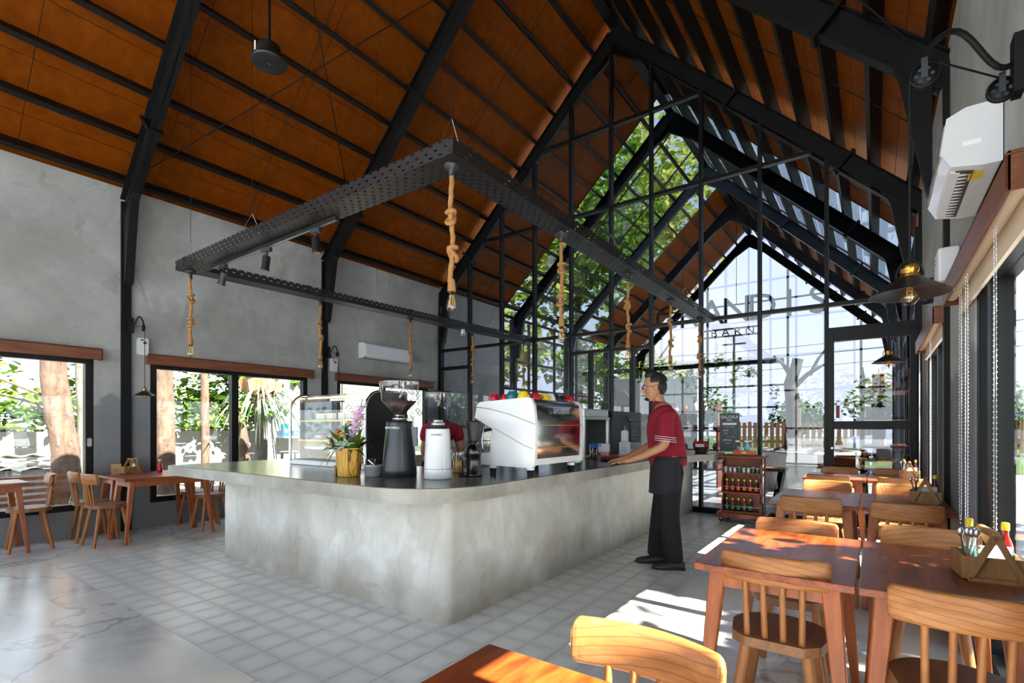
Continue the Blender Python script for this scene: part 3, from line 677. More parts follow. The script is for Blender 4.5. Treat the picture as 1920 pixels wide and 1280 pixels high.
# ------------------------------------------------------------------ pulley pendant lamps
def pendant(wx, y, z_arm, lx, z_rim, label, yl=None):
    s = 1 if lx > wx else -1; yl = y if yl is None else yl; r = thing('pulley_wall_lamp', label, 'wall lamp', (wx, y, z_arm)); D = lx-wx; dy = yl-y; dz = z_rim-z_arm
    MB().box(-.012, .012, -.03, .03, -.09, .09).build('wall_bracket', M['steel'], r)
    pts = []
    for k in range(15):
        t = k/14; pts.append((D*t, dy*t, .02+.12*math.sin(t*PI*.95)*t-.05*math.sin(t*2*PI)*(1-t)+(-.02 if t > .97 else 0)))
    MB().tube(pts, .009, 8).build('arm', M['steel'], r)
    def wheel(c):
        o = MB().lathe([(.034,-.007),(.038,-.007),(.038,-.003),(.034,0),(.038,.003),(.038,.007),(.034,.007)], 22, T(*c) @ RX(PI/2), caps=False); o.lathe([(.0,-.003),(.034,-.003),(.034,.003),(0,.003)], 22, T(*c) @ RX(PI/2))
        w = o.build('pulley', M['steel'], r)
        for k in range(6): a = k*PI/3; MB().lathe([(.0055,-.0045),(.0055,.0045)], 8, T(c[0]+.02*math.cos(a), c[1], c[2]+.02*math.sin(a)) @ RX(PI/2)).build('pulley_hole', M['greysteel'], w)
        MB().box(c[0]-.008, c[0]+.008, c[1]-.011, c[1]+.011, c[2]-.012, c[2]+.05).build('pulley_fork', M['greysteel'], w)
    p1 = (D, dy, -.03); wheel(p1); wheel((s*.035, 0, -.06))
    MB().cyl((D-s*.03, dy, .0), (s*.035, 0, -.025), .003, n=6).build('rope_line', M['steel'], r)
    MB().cyl((D+s*.036, dy, -.03), (D+s*.036, dy, dz+.10), .0035, n=6).build('lamp_cord', M['steel'], r)
    B = T(D+s*.036, dy, dz)
    MB().lathe([(.018,.095),(.024,.088),(.024,.072),(.02,.068),(.026,.06),(.026,.052)], 18, B).build('brass_socket', M['brass'], r)
    MB().lathe([(.026,.055),(.034,.050),(.104,.002),(.108,0),(.103,.0005),(.033,.047),(.025,.052)], 28, B, caps=False).build('shade', M['dark'], r)
    MB().lathe([(.0,-.033),(.014,-.03),(.024,-.016),(.024,-.002),(.016,.016),(.012,.05)], 18, B, caps=False).build('bulb', M['bulb'], r)
    MB().tube([(D+s*.036-.006,dy,dz+.02),(D+s*.036-.006,dy,dz-.012),(D+s*.036+.006,dy,dz-.012),(D+s*.036+.006,dy,dz+.02)], .0022, 5).build('filament', M['filament'], r)
    bp = [(D+s*.036-.034*math.cos(t), dy, dz+.055+.055*math.sin(t)) for t in [i*PI/10 for i in range(11)]]
    MB().tube(bp, .0025, 6).build('bail', M['steel'], r)
    return r
pendant(.36, 2.19, 2.37, .125, 1.665, 'large black cone pendant lamp on pulley arm, upper right foreground', 2.02)
pendant(.34, 4.86, 2.26, .12, 1.735, 'smaller black cone pulley lamp farther along the right wall', 4.76)
pendant(XL+.08, 2.26, 2.47, XL+.18, 1.625, 'black cone pulley lamp on the left wall by the nearest steel column', 2.36)
pendant(XL+.08, 4.97, 2.47, XL+.18, 1.66, 'black cone pulley lamp on left wall hidden behind the pastry case', 5.07)
# ------------------------------------------------------------------ hanging perforated frame with rope lamps
FZ = 2.75; FH = .092; FW = .19
def tray(name, p, q, parent):
    # channel of three perforated plates, UVs in metres
    p = Vector(p); q = Vector(q); d = q-p; L = d.length; d.normalize(); s = Vector((-d.y, d.x, 0)); u = Vector((0,0,1))
    me = bpy.data.meshes.new(name); vs = []; fs = []; uv = []
    def plate(a, c, e, h):       # a origin, c across direction, h width
        o = len(vs); vs.extend([a, a+d*L, a+d*L+c*h, a+c*h]); fs.append([o,o+1,o+2,o+3]); uv.extend([(0,0),(L,0),(L,h),(0,h)])
    w = FW/2; t = .003
    for k in (0, t): plate(p-s*w+u*k, s, 0, FW)
    for k in (0, t): plate(p-s*(w-k), u, 0, FH); plate(p+s*(w-k), u, 0, FH)
    me.from_pydata([tuple(x) for x in vs], [], fs); ul = me.uv_layers.new(name='UVMap')
    for i, x in enumerate(uv): ul.data[i].uv = x
    return obj(name, me, M['perf'], parent)
fr = thing('hanging_perforated_frame', 'black perforated steel tray frame hung over the bar', 'hanging frame', (0,0,0))
A, Bq, Cq, Dq = (-5.36, 2.15, FZ), (-1.97, 2.15, FZ), (-1.95, 7.57, FZ), (-5.06, 7.57, FZ)
tray('tray_beam', (A[0]-FW/2, A[1], FZ), (Bq[0]+FW/2, Bq[1], FZ), fr); tray('tray_beam', (Bq[0], Bq[1]-FW/2+.001, FZ+.001), (Cq[0], Cq[1], FZ+.001), fr); tray('tray_beam', (A[0], A[1]-FW/2+.001, FZ+.001), (Dq[0], Dq[1], FZ+.001), fr)
for x, y in ((-5.36,2.15),(-4.2,2.15),(-1.97,2.15),(-1.97,4.3),(-1.96,6.5),(-5.24,4.3),(-5.12,6.6)):
    zt = zp(x)-.1
    MB().cyl((x,y,FZ+.26), (x,y,zt), .002, n=5).build('hanging_wire', M['gunmetal'], fr)
    for s in (-1, 1): MB().cyl((x+(s*.09 if y > 2.2 else 0), y+(s*.09 if y <= 2.2 else 0), FZ+.09), (x,y,FZ+.27), .0018, n=4).build('wire_bridle', M['brushed'], fr)
MB().box(-5.0, -3.1, 2.175, 2.205, FZ-.032, FZ-.004).build('light_track', M['dark'], fr); MB().box(-4.98, -3.12, 2.185, 2.195, FZ-.034, FZ-.032).build('track_slot', M['brushed'], fr)
def spot(x, y, tilt, rz, label):
    r = thing('track_spotlight', label, 'spotlight', (x, y, FZ-.034), rz)
    MB().box(-.045,.045,-.016,.016,-.032,0).build('track_adapter', M['greysteel'], r); MB().box(-.012,.012,-.006,.006,-.085,-.032).build('stem', M['dark'], r)
    Mx = T(0,0,-.085) @ RY(tilt)
    MB().lathe([(.0,.02),(.026,.018),(.03,.01),(.03,-.085),(.034,-.09),(.034,-.1)], 18, Mx).build('lamp_can', M['dark'], r); MB().lathe([(.03,-.1005),(0,-.1005)], 18, Mx).build('lens', M['brushed'], r)
spot(-4.78, 2.19, .5, 0, 'black track spotlight nearest the left end of the hanging frame'); spot(-4.05, 2.19, .15, .3, 'black track spotlight in the middle of the track'); spot(-3.36, 2.19, -.1, .2, 'black track spotlight at the right end of the track')
for x, y, lab in ((-5.28, 3.35, 'first'), (-5.2, 4.85, 'second'), (-5.13, 6.2, 'third')):
    r = thing('uplight_can', 'small black lamp can standing on the left tray beam, %s from near end' % lab, 'spotlight', (x, y, FZ+.004)); MB().lathe([(.022,0),(.028,.01),(.03,.1),(.026,.112)], 14).build('lamp_can', M['dark'], r); MB().box(-.02,.02,-.012,.012,.0,.02).build('foot', M['dark'], r)
def rope_lamp(x, y, label, zb=1.905):
    r = thing('rope_pendant_lamp', label, 'pendant lamp', (x, y, zb)); H = FZ-zb
    MB().lathe([(.045,H-.002),(.045,H-.018),(.016,H-.028),(.016,H-.075)], 18).build('ceiling_cup', M['dark'], r)
    z1, z0 = H-.07, .165; N = 90; ph = random.uniform(0, 6)
    pts = [(.006*math.sin(ph+k*.11), .006*math.cos(ph*1.7+k*.08), z1+(z0-z1)*k/N) for k in range(N+1)]
    MB().tube(pts, .0135, 12, tw=.19, lob=.16).build('rope', M['rope'], r)
    for q in (.36+random.uniform(-.05,.05), .70+random.uniform(-.05,.05)):
        c = Vector(pts[int(q*N)]); a = random.uniform(0, 6); kp = []
        for k in range(40):
            t = k/39*2*PI*2.2; kp.append(c+Vector((math.cos(t+a)*(.022+.004*math.sin(3*t)), math.sin(t+a)*(.022), .036*math.sin(t*.5-.4)+.012*math.sin(t+1))))
        MB().tube(kp, .0125, 9, tw=.25, lob=.14).build('knot', M['rope'], r)
    MB().lathe([(.016,.19),(.02,.175),(.024,.13),(.023,.118)], 16).build('rope_cap', M['rope'], r); MB().lathe([(.016,.12),(.017,.105)], 14).build('socket', M['dark'], r)
    MB().lathe([(.014,.108),(.018,.09),(.029,.05),(.031,.03),(.024,.01),(.008,0),(.004,-.006),(0,-.007)], 18, caps=False).build('bulb', M['bulb'], r)
    MB().tube([(-.008,0,.10),(-.008,0,.04),(-.003,.004,.085),(.003,-.004,.04),(.008,0,.085),(.008,0,.10)], .0016, 5).build('filament', M['filament'], r)
    return r
P5 = ['at the near corner', 'second from the near corner', 'third from the near corner', 'fourth from the near corner', 'at the gable end']
for k, y in enumerate((2.15, 3.40, 4.70, 5.97, 7.20)): rope_lamp(-1.97, y, 'knotted rope pendant bulb on the right tray beam, '+P5[k])
for k, (x, y) in enumerate(((-5.36,2.15),(-5.28,3.5),(-5.21,4.85),(-5.14,6.1),(-5.07,7.42))): rope_lamp(x, y, 'knotted rope pendant bulb on the left tray beam, '+P5[k], 1.92)
# dome security camera under the left beam
r = thing('security_camera', 'small white dome camera under the left tray beam', 'camera', (-5.17, 5.9, FZ-.075)); MB().lathe([(.03,.075),(.032,.02),(.028,.0),(.018,-.012),(0,-.016)], 16).build('housing', M['white'], r); MB().ell((.014,-.016,.0), .014).build('lens_dome', M['dark'], r)
# hanging ceiling speaker
sx, sy, sz = -3.99, 2.18, 4.19
r = thing('hanging_speaker', 'round black speaker hung on a rod from the ceiling', 'speaker', (sx, sy, sz))
MB().cyl((0,0,.12), (0,0,zp(sx)-sz-.05), .012, n=8).build('rod', M['steel'], r); MB().lathe([(0,0),(.128,.0),(.138,.012),(.138,.024),(.115,.03),(.10,.07),(.085,.14),(.06,.16),(0,.16)], 28).build('speaker_body', M['dark'], r)
MB().prism(rrect(-.04,.04,.04,.14,.008), .096, .106, 'y', M=RZ(2.6)).build('rating_plate', M['paper'], r); MB().box(-.004,.004,-.012,.012,-.002,0).build('badge', M['brushed'], r)
# ------------------------------------------------------------------ bar counter
ZC = .89
base = MB(); bp = [(-5.06,2.33)]+arc(-2.23,2.39,.06,-PI/2,0,5)+[(-2.17,7.56),(-2.62,7.56),(-2.62,2.95),(-4.65,2.95),(-4.65,5.1),(-5.06,5.1)]
base.prism(bp, 0, ZC-.09, 'z'); tag(base.build('bar_counter', M['counter']), 'pale stained concrete base of the long bar', 'counter')
wo = [(-5.40,1.97)]+arc(-2.45,2.47,.5,-PI/2,0,12)+[(-1.95,6.3),(-1.86,6.7),(-1.72,6.95),(-1.72,7.57),(-2.78,7.57),(-2.78,3.26),(-4.75,3.26),(-4.75,5.2),(-5.40,5.2)]
r = thing('bar_worktop', 'thick dark concrete worktop with rounded corner on the bar', 'worktop', (0,0,0))
MB().prism(wo, ZC-.09, ZC-.003, 'z').build('worktop_slab', M['slabedge'], r, .008, 2); 
def inset(poly, d):
    n = len(poly); out = []
    for i in range(n):
        a, p, c = Vector(poly[i-1]), Vector(poly[i]), Vector(poly[(i+1)%n]); e1 = (p-a).normalized(); e2 = (c-p).normalized(); n1 = Vector((-e1.y,e1.x)); n2 = Vector((-e2.y,e2.x)); m = (n1+n2); m = m/max(.3, m.dot(n1)); out.append(tuple(p+m*d))
    return out
MB().prism(inset(wo, .012), ZC-.004, ZC, 'z').build('polished_surface', M['worktop'], r)
# pastry display case
def case():
    r = thing('pastry_display_case', 'curved glass pastry case with steel rim on the bar', 'display case', (-4.03, 2.72, ZC)); L = .575; D = .46; H = .665
    prof = [(0,.03),(.0,H-.16)]+[(.16-.16*math.cos(t), H-.16+.16*math.sin(t)) for t in [i*PI/2/6 for i in range(1,7)]]+[(D,H)]
    MB().box(-L, L, 0, D, 0, .05).build('base_tray', M['brushed'], r, .004, 1); MB().box(-L+.02, L-.02, .03, D-.02, .05, .058).build('floor_plate', M['dark'], r)
    m = MB(); vs = [(x, y, z) for y, z in prof for x in (-L+.02, L-.02)]; m.add(vs, [[2*i,2*i+1,2*i+3,2*i+2] for i in range(len(prof)-1)], True); m.build('curved_glass', M['clear'], r)
    for s in (-1, 1):
        MB().tube([(s*(L-.012), y, z) for y, z in prof], .014, 8).build('steel_rim', M['chrome'], r)
    end = [(y, z) for y, z in prof]+[(D,.03)]
    MB().prism(end, L-.012, L, 'x').build('end_panel', M['dark'], r); MB().prism(end, -L, -L+.006, 'x').build('end_glass', M['clear'], r)
    MB().box(-L+.02, L-.02, D-.03, D, .05, .12).build('back_rail', M['brushed'], r); MB().box(-L+.02, L-.02, D-.03, D, H-.04, H).build('back_rail', M['brushed'], r); MB().box(-.015,.015,D-.03,D,.12,H-.04).build('back_post', M['brushed'], r)
    for z, d in ((.235,.40),(.42,.33)):
        MB().box(-L+.03, L-.02, .07, .07+d, z, z+.008).build('glass_shelf', M['clear'], r); MB().box(-L+.03, L-.02, .07, .085, z-.012, z).build('shelf_edge', M['gold'], r)
    t = NT('warm_strip_light'); t.b.inputs['Emission Color'].default_value = (1,.72,.35,1); t.b.inputs['Emission Strength'].default_value = 4
    MB().box(-L+.04, L-.04, .17, .185, H-.03, H-.02).build('strip_light', t.m, r)
    return r
case()
def cake(x, y, z, w, h, m, label, topm=None):
    r = thing('cake', label, 'cake', (x, y, z), random.uniform(-.3,.3)); MB().box(-w,w,-w*.7,w*.7,0,h).build('cake_body', M[m], r, .006, 2)
    if topm: 
        for k in range(3): MB().ell((-w*.5+k*w*.5, 0, h+.004), .012, n=8, m=5).build('topping', M[topm], r)
Z1, Z2, Z0 = ZC+.429, ZC+.244, ZC+.059
for k, (x, m, t, w, nm) in enumerate(((-4.35,'white',None,.05,'plain white cream'),(-4.17,'white',None,.045,'second white cream'),(-3.98,'white',None,.04,'small white cream'),(-3.75,'white','red',.07,'white cream cake with red berries'),(-3.55,'pinkc',None,.05,'pink iced'))) if False else []: pass
M['pinkc'] = plain('pink_icing', lin(214,120,140), .5); M['cream'] = plain('cream_icing', lin(240,236,224), .5); M['sponge'] = plain('golden_sponge', lin(206,150,70), .7)
cake(-4.37, 2.92, Z1, .05, .06, 'cream', 'white cream cake at the left of the upper shelf'); cake(-4.22, 2.92, Z1, .04, .06, 'cream', 'white cream cake second on the upper shelf'); cake(-4.04, 2.92, Z1, .04, .065, 'cream', 'narrow white cake in the middle of the upper shelf')
cake(-3.89, 2.92, Z1, .06, .06, 'cream', 'white cake with red berries on the upper shelf', 'red'); cake(-3.73, 2.92, Z1, .04, .05, 'pinkc', 'pink iced cake behind the flowers'); cake(-3.57, 2.92, Z1, .04, .05, 'sponge', 'golden sponge slice at the right of the upper shelf')
for k, x in enumerate((-4.34, -4.14, -3.94)): cake(x, 2.9, Z2, .07, .035, 'cream', 'flat white tart with orange topping on lower shelf, %s from left' % ('first','second','third')[k], 'orange')
# flower pot
def blossom(m, c, n, rad, tilt=.5):
    for k in range(n):
        a = 2*PI*k/n+random.uniform(-.2,.2); e = random.uniform(-.2,tilt); q = rad*.55
        m.ell((0,0,0), q, q*.62, q*.16, 7, 4, T(*c) @ RZ(a) @ RY(-e) @ T(q*.9,0,0))
    m.ell(c, rad*.22, n=6, m=4)
def blade(m, c, d, L, w, droop=.3, seg=5):
    c = Vector(c); d = Vector(d).normalized(); s = d.cross(Vector((0,0,1)))
    if s.length < .01: s = Vector((1,0,0))
    s.normalize(); vs = []; fs = []
    for k in range(seg+1):
        t = k/seg; p = c+d*(L*t)-Vector((0,0,droop*L*t*t)); ww = w*math.sin(PI*min(.97,t*.88+.1)); vs += [p-s*ww, p+s*ww+Vector((0,0,.0005))]
    for k in range(seg): fs.append([2*k,2*k+1,2*k+3,2*k+2])
    m.add(vs, fs, True)
r = thing('flower_pot', 'artificial flowers in a yellow wood-pattern pot on the bar', 'flower pot', (-3.10, 2.29, ZC))
tp = NT('painted_wood_pattern'); w_ = tp.node('ShaderNodeTexWave'); w_.inputs['Scale'].default_value = 20; w_.inputs['Distortion'].default_value = 14; w_.inputs['Detail'].default_value = 1; tp.link(tp.coord((1,1,.35)), w_.inputs['Vector']); tp.col(tp.ramp(w_.outputs['Fac'], (.0, lin(110,68,20)), (.18, lin(196,146,40)), (.8, lin(214,164,56)))); tp.b.inputs['Roughness'].default_value = .4
MB().lathe([(.075,0),(.08,.004),(.098,.20),(.098,.208),(.09,.208),(.088,.19),(0,.19)], 8, smooth=False).build('pot', tp.m, r)
gm = {k: plain(k+'_petal', c, .6) for k, c in (('lilac', lin(214,178,206)), ('coral', lin(206,110,92)), ('lemon', lin(222,200,90)), ('silver', lin(176,190,178)))}
lf = MB(); ld = MB()
for k in range(52):
    a = random.uniform(0, 2*PI); el = random.uniform(.1, 1.3); d = (math.cos(a)*math.cos(el), math.sin(a)*math.cos(el), math.sin(el)+.15)
    blade(lf if k % 2 else ld, (math.cos(a)*.04, math.sin(a)*.04, .19), d, random.uniform(.12,.26), random.uniform(.016,.03), random.uniform(.1,.6))
for k in range(5): a = PI+.4*k-1.0; blade(lf, (-.03,-.02,.19), (math.cos(a), math.sin(a)-.3, .5), .23, .008, 1.1, 8)
lf.build('leaves', M['vine'], r); ld.build('leaves', M['leafdark'], r)
for nm, pts, n, rad in (('lilac', [(.04+.012*k, .0-.01*(k%2), .26+.028*k) for k in range(9)]+[(.10,-.02,.37),(.12,0,.42),(.08,.01,.36),(.05,-.03,.30),(.03,-.05,.28)], 5, .05), ('coral', [(-.10,-.03,.29),(-.13,-.02,.27),(-.08,-.03,.32),(-.11,0,.31),(-.04,-.06,.26),(-.05,-.07,.23),(-.15,-.02,.28),(-.17,-.01,.25),(-.13,-.04,.24)], 7, .036), ('lemon', [(.03,-.08,.28),(-.01,0,.38),(-.02,-.05,.30)], 6, .036), ('silver', [(0,-.09,.235),(.05,-.09,.23),(.01,-.1,.20),(.08,-.06,.24),(-.02,-.03,.33),(.0,-.02,.35)], 4, .062)):
    for c in pts:
        m = MB(); blossom(m, c, n, rad, .9); blossom(m, (c[0],c[1],c[2]+.004), n, rad*.6, 1.6); m.build('blossom', gm[nm], r)
sp = MB(); sp.tube([(.06,.02,.2),(.09,.03,.42),(.12,.02,.56)], .002, 5)
for k in range(14): t = k/14; sp.ell((.09+.03*t+random.uniform(-.015,.015), .025, .42+.14*t), .005, n=6, m=4)
sp.build('flower_spray', M['vine'], r)
r = thing('wooden_riser', 'small wooden riser stand beside the flower pot', 'stand', (-3.28, 2.37, ZC)); MB().box(-.07,.07,-.04,.04,.05,.065).build('board', M['caddy'], r); [MB().box(s*.05-.008,s*.05+.008,-.035,.035,0,.05).build('foot', M['caddy'], r) for s in (-1,1)]
# steel pan with handles
r = thing('steel_pan', 'round steel pan of coffee tools beside black grinder', 'pan', (-2.96, 2.40, ZC)); MB().lathe([(.055,0),(.066,.006),(.07,.075),(.084,.078),(.084,.084),(.066,.084),(.062,.01),(0,.01)], 24).build('pan_body', M['silverp'], r)
for k in range(4): a = 2.2+.5*k; r2 = thing('portafilter', 'chrome coffee tool resting in the steel pan, %s' % ('leftmost','second','third','rightmost')[k], 'coffee tool', (-2.96+.012*k-.02, 2.40, ZC+.075)); MB().cyl((0,0,.0), (math.cos(a)*.05,math.sin(a)*.05,.045), .011, .014, 10).build('handle', M['chrome'], r2); MB().ell((0,0,0), .022, .022, .014).build('basket', M['chrome'], r2)
# grinders
def grinder(x, y, label, body, rb, rt, hb, hop, hh, letters, lm, rz):
    r = thing('coffee_grinder', label, 'coffee grinder', (x, y, ZC), rz)
    MB().lathe([(rb*.94,0),(rb,.006),(rb*.985,.06),(rt*1.0,hb-.02),(rt*.97,hb)], 32).build('body', body, r); MB().lathe([(rb*.96,-.0),(rb*.96,.012)], 32).build('foot_ring', M['rubber'], r)
    MB().lathe([(rb*.9935,.068),(rb*.9945,.071)], 32, caps=False).build('seam', M['greysteel'], r)
    MB().lathe([(rt*.99,hb),(rt*.99,hb+.014),(rt*.6,hb+.018)], 32).build('collar', M['dark'], r)
    MB().lathe([(.042,hb+.014),(.05,hb+.03),(.05,hb+.04),(.034,hb+.046),(.034,hb+.06)], 24).build('hopper_neck', M['chrome'], r)
    MB().lathe([(p[0], hb+.05+p[1]) for p in hop], 32, caps=False).build('hopper', M['clear'], r); q = hop[-1]
    MB().lathe([(q[0]*1.01, hb+.05+q[1]-.004), (q[0]*1.01, hb+.05+q[1]+.006), (0, hb+.05+q[1]+.008)], 32).build('hopper_lid', M['clear'] if hh else M['dark'], r)
    me = letters; rr = rt*1.02
    for i, chx in enumerate(letters):
        a = -PI/2+(i-(len(letters)-1)/2)*.021/rr*.75; lettering(chx, .022, RZ(a+PI/2) @ T(0,-(rt*(1.0)+.0075),hb-.045) @ RX(PI/2), lm, r, .0005)
    return r
g1 = grinder(-2.80, 2.50, 'tall dark grey coffee grinder with funnel hopper of beans', M['gunm'] if 'gunm' in M else plain('charcoal_lacquer', lin(62,64,68), .3, .6), .125, .094, .385, [(.036,0),(.05,.03),(.128,.115),(.142,.245)], 1, '', M['paper'], math.radians(38))
MB().lathe([(.0,.40+.05),(.034,.41+.045),(.048,.465),(.125,.545),(.0,.548)], 28).build('coffee_beans', M['beans'], g1); MB().box(.06,.13,-.03,.03,.22,.36).build('doser_spout', plain('blue_grey_spout', lin(96,106,118), .4), g1)
lettering('SIMONELLI', .022, RZ(math.radians(-12)) @ T(-.012,-.103,.352) @ RX(PI/2-.08), M['paper'], g1, .0006)
g2 = grinder(-2.475, 2.56, 'white coffee grinder with straight clear cylinder hopper', M['enamel'], .098, .084, .345, [(.03,0),(.035,.02),(.09,.022),(.092,.205)], 0, '', M['soy'], math.radians(40))
lettering('MAZZER L', .018, T(.0,-.0895,.305) @ RX(PI/2-.04), M['soy'], g2, .0006)
r = thing('hand_grinder', 'small gunmetal grinder with ribbed black hopper', 'coffee grinder', (-2.38, 2.83, ZC)); MB().lathe([(.062,0),(.066,.006),(.066,.018),(.056,.022),(.056,.15),(.06,.155),(.06,.19),(.054,.2),(.046,.22),(.03,.228),(.03,.24)], 24).build('body', M['gunmetal'], r)
MB().lathe([(.03,.24)]+[(.036+.006*k+(.004 if j else -.003), .245+.04*k+.02*j) for k in range(4) for j in (0,1)]+[(.06,.40),(.05,.402)], 24).build('ribbed_hopper', M['dark'], r); MB().box(-.10,-.04,-.045,.045,0,.016).build('catch_tray', M['dark'], r); MB().box(-.075,-.055,-.02,.02,.03,.05).build('clip', M['brushed'], r)
# espresso machine
def espresso():
    y0, y1 = 2.98, 3.70; r = thing('espresso_machine', 'large white espresso machine with mirrored back panel on the bar', 'espresso machine', (-2.2, 3.34, ZC)); ox, oy = -2.2, 3.34
    def P(x, z): return (x-ox, z-ZC)
    side = [P(-2.43,.965),P(-1.97,.955),P(-1.945,.98),P(-1.938,1.10),P(-1.935,1.26),P(-1.95,1.40),P(-1.975,1.452),P(-2.0,1.46),P(-2.44,1.438),P(-2.468,1.42),P(-2.492,1.318),P(-2.323,1.235),P(-2.345,1.058),P(-2.432,1.052)]
    for s in (y0, y1-.03): MB().prism(side, s-oy, s+.03-oy, 'y').build('side_panel', M['enamel'], r, .008, 3)
    MB().prism([P(-2.42,.98),P(-1.955,.975),P(-1.955,1.02),P(-2.35,1.055)], y0+.03-oy, y1-.03-oy, 'y').build('base_pan', M['enamel'], r)
    MB().prism([P(-2.31,1.06),P(-1.96,1.02),P(-1.96,1.42),P(-2.0,1.445),P(-2.42,1.425),P(-2.44,1.34),P(-2.31,1.26)], y0+.03-oy, y1-.03-oy, 'y').build('boiler_housing', M['gunmetal'], r)
    bk = [P(-1.952,1.045),P(-1.947,1.10),P(-1.944,1.26),P(-1.956,1.40),P(-1.99,1.448)]
    m = MB(); vs = [(x, y, z) for x, z in bk for y in (y0+.032-oy, y1-.032-oy)]; m.add(vs, [[2*i,2*i+1,2*i+3,2*i+2] for i in range(len(bk)-1)], True); m.build('mirror_panel', M['chrome'], r)
    for z in (1.262, 1.098): MB().box(-1.944-ox, -1.938-ox, y0+.03-oy, y1-.03-oy, z-.002-ZC, z+.002-ZC).build('trim_line', M['gold'], r)
    for pts in ([(-2.468,1.40),(-2.35,1.385),(-2.18,1.346),(-2.05,1.305),(-1.938,1.266)], [(-2.30,1.236),(-2.15,1.17),(-2.03,1.115),(-1.96,1.095)]): MB().tube([(x-ox, y0-.001-oy, z-ZC) for x, z in pts], .0022, 5).build('gold_trim', M['gold'], r)
    for x, y in ((-2.02,y0+.06),(-2.36,y0+.06),(-2.02,y1-.06),(-2.36,y1-.06)): MB().lathe([(.022,0),(.026,.045),(.03,.047),(.03,.068)], 16, T(x-ox,y-oy,0)).build('foot', M['rubber'], r); MB().lathe([(.031,.048),(.031,.069)], 16, T(x-ox,y-oy,0)).build('foot_collar', M['enamel'], r)
    for y in (y0+.18, y0+.36, y0+.54): MB().lathe([(.03,0),(.034,.03),(.03,.06)], 16, T(-2.40-ox,y-oy,1.235-ZC)).build('group_head', M['chrome'], r); MB().cyl((-2.42-ox,y-oy,1.24-ZC), (-2.55-ox,y-oy,1.22-ZC), .012, .015, 10).build('portafilter_handle', M['dark'], r)
    MB().tube([(-2.40-ox,y0+.06-oy,1.27-ZC),(-2.44-ox,y0+.05-oy,1.24-ZC),(-2.46-ox,y0+.05-oy,1.15-ZC),(-2.45-ox,y0+.05-oy,1.08-ZC)], .005, 8).build('steam_wand', M['chrome'], r)
    lettering('SIMONELLI', .05, T(-1.934-ox,0,1.365-ZC) @ RZ(PI/2) @ RX(PI/2-.12), M['brushed'], r, .0008)
espresso()
def cup(x, y, m, label, z=1.462, s=1.0, rz=0, inner=None):
    r = thing('coffee_cup', label, 'cup', (x, y, z), rz); MB().lathe([(.040*s,0),(.042*s,.004),(.036*s,.03*s),(.026*s,.046*s),(.024*s,.052*s),(.0,.050*s)], 20).build('bowl', M[m], r)
    MB().tube([(.036*s*math.cos(0)+.0, 0, .012*s),(.062*s,0,.014*s),(.064*s,0,.03*s),(.034*s,0,.038*s)], .004*s, 6).build('handle', M[m], r)
cz = 1.45
for x, y, m, lab, s, rz in ((-2.36,3.06,'red','red cup upturned at left end of the espresso machine top',.95,3.2),(-2.33,3.16,'white','white cup upturned behind the leftmost red cup',1,1),(-2.19,3.06,'teal','teal cup upturned beside the white bowl on the machine',1.25,2),(-2.10,3.07,'yellow','yellow cup upturned nearest the machine corner',1.15,3),(-2.06,3.17,'red','red cup upturned between two yellow cups',1,1),(-2.05,3.27,'yellow','yellow cup upturned next to a white cup',1,1),(-2.05,3.36,'white','white cup upturned in the middle of the machine top',1.1,2),(-2.06,3.46,'dark','black cup upturned on the machine top',1.05,2),(-2.06,3.55,'dark','second black cup upturned under the blue cloth',1,1),(-2.05,3.63,'red','red cup upturned toward the far end of the machine',1.1,1),(-2.16,3.66,'red','red cup upturned at the far end of the machine',1,0),(-2.26,3.06,'red','small dark red cup upturned left of the teal cup',.85,2.4),(-2.16,3.18,'pinkw','pale pink cup upturned behind the teal cup',1,0)):
    M.setdefault('pinkw', plain('pale_pink_glaze', lin(236,220,224), .25)); cup(x, y, m, lab, cz, s, rz)
r = thing('glass_bowl', 'upturned clear glass bowl on the espresso machine', 'bowl', (-2.27, 3.17, cz)); MB().lathe([(.055,0),(.052,.04),(.035,.068),(0,.078)], 20).build('bowl_wall', M['pinkw'], r); MB().lathe([(.02,.074),(.02,.082)], 16).build('bowl_foot', M['pinkw'], r)
def cloth(x, y, label, m='blue'):
    mm = MB(); n = 10; vs = []
    for i in range(n+1):
        for j in range(n+1): a, c = i/n-.5, j/n-.5; vs.append((a*.15, c*.13, .058-.05*(a*a+c*c)*2+.012*math.sin(a*17+x*9)*math.cos(c*15)))
    mm.add(vs, [[i*(n+1)+j, (i+1)*(n+1)+j, (i+1)*(n+1)+j+1, i*(n+1)+j+1] for i in range(n) for j in range(n)], True); o = mm.build('folded_cloth', M[m]); o.location = (x, y, cz); sm = o.modifiers.new('thick', 'SOLIDIFY'); sm.thickness = .004; return tag(o, label, 'cloth')
cloth(-2.13, 3.40, 'blue cloth draped over cups in the middle of the machine'); cloth(-2.14, 3.58, 'blue cloth draped over cups at the far end of the machine'); cloth(-2.18, 3.30, 'red cloth crumpled behind the white cup', 'red')
